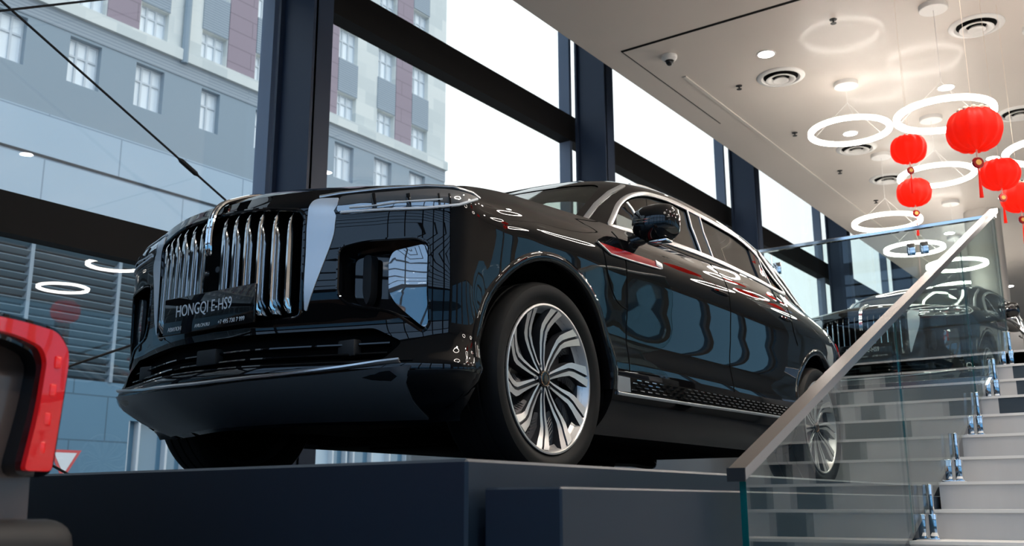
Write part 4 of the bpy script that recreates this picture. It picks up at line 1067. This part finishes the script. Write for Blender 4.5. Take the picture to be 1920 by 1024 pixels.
    for dx, hgt in ((-.008, .012), (0, .018), (.008, .012)): em.rbox((dx, -s*.0275, .0), (.0018, .0012, hgt), 0)
    em.build('hub_emblem', bpy.data.materials['gold_ring'], wh, smooth=False)
    for q in range(5):
        t = 2*pi*q/5+spin+.31; c = Vector((.052*sin(t), -s*.05, .052*cos(t)))
        MB().lathe([(.009, -.02), (.009, .008), (.006, .011), (.001, .011)], Matrix.Translation(c) @ A, 10).build('wheel_bolt', M_rimdark, wh)
    return wh

car = build_car()
for (wx, sp) in ((0, .02), (-3.11, .22)):
    build_wheel(car, wx, .972, .385, 1, spin=sp); build_wheel(car, wx, -.972, .385, -1, spin=sp+.3)
# ------------------------------------------------------------------ second SUV on the upper floor
c2 = copy_tree(car); c2.location = (-7.75, .22, ZU+.002); c2.rotation_euler = (0, 0, R(-2))
tag(c2, 'second black SUV facing the camera on the upper floor behind the glass', 'car')
car.location = (0, 0, .012)

# ------------------------------------------------------------------ tail of the brown car at the left edge
def build_hatch():
    M_brown = principled('brown_metallic_paint', (.16, .11, .09), .35, .4, .5, coat_rough=.05)
    r = empty('crossover', (2.205, 1.365, ZF)); tag(r, 'brown crossover with a red L-shaped tail lamp cut off by the left edge', 'car')
    # local: x 0..1.86 width, y 0 (tail) .. -4.5 (nose), z up from floor
    W = 1.86
    # rear shell: columns = section positions along y ; rows up the flank and over
    def sec(y, z0, belt, hw, roofz, rhw, tuck=0):
        cx = W/2
        return [Vector((cx-hw*.86, y, z0)), Vector((cx-hw*.98, y, z0+.10)), Vector((cx-hw, y, .55)), Vector((cx-hw*.995, y, .80)), Vector((cx-hw*.97, y, belt-.06)), Vector((cx-hw*.93, y, belt)),
                Vector((cx-(hw*.93+rhw)/2, y, (belt+roofz)/2)), Vector((cx-rhw, y, roofz-.05)), Vector((cx-rhw*.7, y, roofz)), Vector((cx, y, roofz+.02))]
    S = [sec(-.02, .34, 1.10, .895, 1.22, .74), sec(-.10, .30, 1.12, .905, 1.34, .70), sec(-.30, .26, 1.12, .925, 1.54, .64), sec(-.7, .24, 1.10, .93, 1.63, .62), sec(-1.4, .22, 1.06, .93, 1.66, .62), sec(-2.2, .22, 1.03, .93, 1.64, .60),
         sec(-2.9, .22, 1.01, .93, 1.50, .56), sec(-3.3, .22, 1.0, .925, 1.16, .60), sec(-3.8, .22, .96, .91, 1.0, .7), sec(-4.2, .24, .84, .86, .86, .7), sec(-4.38, .30, .72, .74, .74, .6)]
    net = refine(S, 4, 4)
    h = grid_mb(net); o = MB().join(h); mir = MB(); mir.v = [(W-x, y, z) for x, y, z in h.v]; mir.f = [tuple(reversed(f)) for f in h.f]; mir.m = list(h.m); o.join(mir)
    # tail panel
    row = net[0]; n = len(row); vs = list(row)+[Vector((W-v.x, v.y, v.z)) for v in row]
    o.add([tuple(v) for v in vs], [(i, i+1, n+i+1, n+i) for i in range(n-1)])
    bm = bmesh_of(o, 1e-3); bmesh.ops.recalc_face_normals(bm, faces=bm.faces); sf = Surf(bm)
    solidify(bm, .02); me = bpy.data.meshes.new('b'); bm.to_mesh(me); bm.free()
    cuts = []
    for y in (-.86, -3.52):
        cuts.append(MB().prism([(-.3, y+.38*cos(2*pi*k/40), .34+.38*sin(2*pi*k/40)) for k in range(40)], (2.6, 0, 0)))
    me = boolean(me, cuts); keep_normals(me, sf, 40); link('body', me, M_brown, r, smooth=False)
    # rear window (dark) and side glass
    back = lambda x, z: (Vector((x, 3, z)), Vector((0, -1, 0)))
    patch(sf, rounded([(.20, 1.17), (1.66, 1.17), (1.46, 1.50), (.40, 1.50)], .05, 4), back, .004, .01, .08).build('rear_window', M_pglass if False else M_pblack, r, 60)
    for s in (1, -1):
        side_c = (lambda y, z: (Vector((-2, y, z)), Vector((1, 0, 0)))) if s == 1 else (lambda y, z: (Vector((4, y, z)), Vector((-1, 0, 0))))
        patch(sf, rounded([(-.55, 1.16), (-1.0, 1.56), (-2.3, 1.56), (-3.0, 1.12), (-2, 1.12)], .06, 4), side_c, .004, .01, .1).build('side_window', M_pblack, r, 60)
    # sculpted tailgate skin
    tg = MB().rbox((W/2, .022, .86), (.62, .012, .24), .012); tg.build('tailgate', M_brown, r, 50)
    # bumper
    bp = MB().rbox((W/2, .03, .60), (.940, .05, .20), .045, seg=4); bp.build('rear_bumper', M_matblack, r, 60)
    MB().rbox((W/2, .02, .36), (.84, .06, .07), .03).build('bumper_skirt', M_matblack, r)
    # L shaped lamps : band + vertical leg wrapping the corner
    for s in (1, -1):
        X = (lambda x: x) if s == 1 else (lambda x: W-x)
        def strip(pts, wd, y0, th):
            return pts
        # outline in (x,z) on the tail
        L = [(.66, 1.150), (.13, 1.132), (.045, 1.124), (.018, 1.095), (.015, 1.07), (.030, .88), (.085, .88), (.068, .98), (.062, 1.07), (.075, 1.093), (.13, 1.108), (.66, 1.125)]
        Ls = rounded(L, [.01, .04, .03, .02, .02, .01, .01, .04, .02, .02, .04, .01], 5)
        a = MB(); v, f = fill2d(Ls, .02); V = []
        for q in v:
            yy = .045-.5*max(0, .16-q.x)**1.6; V.append((X(q.x), yy, q.y))
        m = len(V); V2 = [(x, y-.05, z) for x, y, z in V]; ed = {}
        F = [(t if s == -1 else t[::-1]) for t in f]
        for t in F:
            for k in range(3): ed[(t[k], t[(k+1) % 3])] = 1
        a.add(V+V2, F+[tuple(i+m for i in t[::-1]) for t in F]+[(b_, a_, a_+m, b_+m) for a_, b_ in ed if (b_, a_) not in ed]); a.build('tail_lamp', M_lampred, r, 50, fix=True)
        O = [(.66, 1.160), (.13, 1.142), (.035, 1.132), (.008, 1.10), (.004, 1.06), (.018, .87), (.10, .87), (.08, .98), (.072, 1.06), (.085, 1.083), (.13, 1.098), (.66, 1.115)]
        Os = rounded(O, .03, 4); a = MB(); v, f = fill2d(Os, .02); V = [(X(q.x), .030-.5*max(0, .16-q.x)**1.6, q.y) for q in v]
        m = len(V); V2 = [(x, y-.06, z) for x, y, z in V]; ed = {}; F = [(t if s == -1 else t[::-1]) for t in f]
        for t in F:
            for k in range(3): ed[(t[k], t[(k+1) % 3])] = 1
        a.add(V+V2, F+[tuple(i+m for i in t[::-1]) for t in F]+[(b_, a_, a_+m, b_+m) for a_, b_ in ed if (b_, a_) not in ed]); a.build('lamp_surround', M_pblack, r, 50, fix=True)
        for k in range(4):
            z = 1.07-.05*k; led = MB().rbox((X(.040+.005*k), .045-.5*max(0, .16-.046)**1.6+.0005, z), (.006, .002, .011), .003)
            led.build('lamp_element', principled('bright_red_element', (.9, .03, .03), .2, coat=1, emit=(1, .02, .02), estr=.12) if 'bright_red_element' not in bpy.data.materials else bpy.data.materials['bright_red_element'], r)
    MB().tube([(.20, .035, 1.16), (W/2, .05, 1.165), (W-.20, .035, 1.16)], .008, 8).build('chrome_strip', M_chrome, r)
    for x, y, s in ((.10, -.86, -1), (W-.10, -.86, 1), (.10, -3.52, -1), (W-.10, -3.52, 1)):
        wh = empty('wheel'); wh.parent = r; wh.location = (x, y, .34); A = Matrix.Rotation(R(90*s), 4, 'Y')
        MB().lathe([(.22, -.18), (.31, -.19), (.335, -.17), (.335, .02), (.31, .045), (.23, .04), (.22, .0)], A, 48).build('tyre', M_tire, wh)
        MB().lathe([(.22, .02), (.20, -.04), (.21, -.17)], A, 40).lathe([(.05, .03), (.001, .03)], A, 20).build('rim', M_rimdark, wh)
        sp = MB()
        for k in range(5):
            a = 2*pi*k/5; sp.tube([A @ Vector((.02*cos(a), .02*sin(a), .02)), A @ Vector((.205*cos(a), .205*sin(a), .0))], [.028, .022], 8)
        sp.build('spokes', M_rim, wh)
    return r
hatch = build_hatch()

# ------------------------------------------------------------------ upper floor furniture far right
t = empty('display_board', (-9.7, 1.30, ZU)); tag(t, 'blank white freestanding display board at the far right edge', 'display board')
MB().rbox((0, .45, .65), (.02, .45, .50), .006).build('board', M_white, t); MB().rbox((0, .1, .08), (.02, .02, .08), .003).rbox((0, .8, .08), (.02, .02, .08), .003).build('stand', M_steelrail, t)
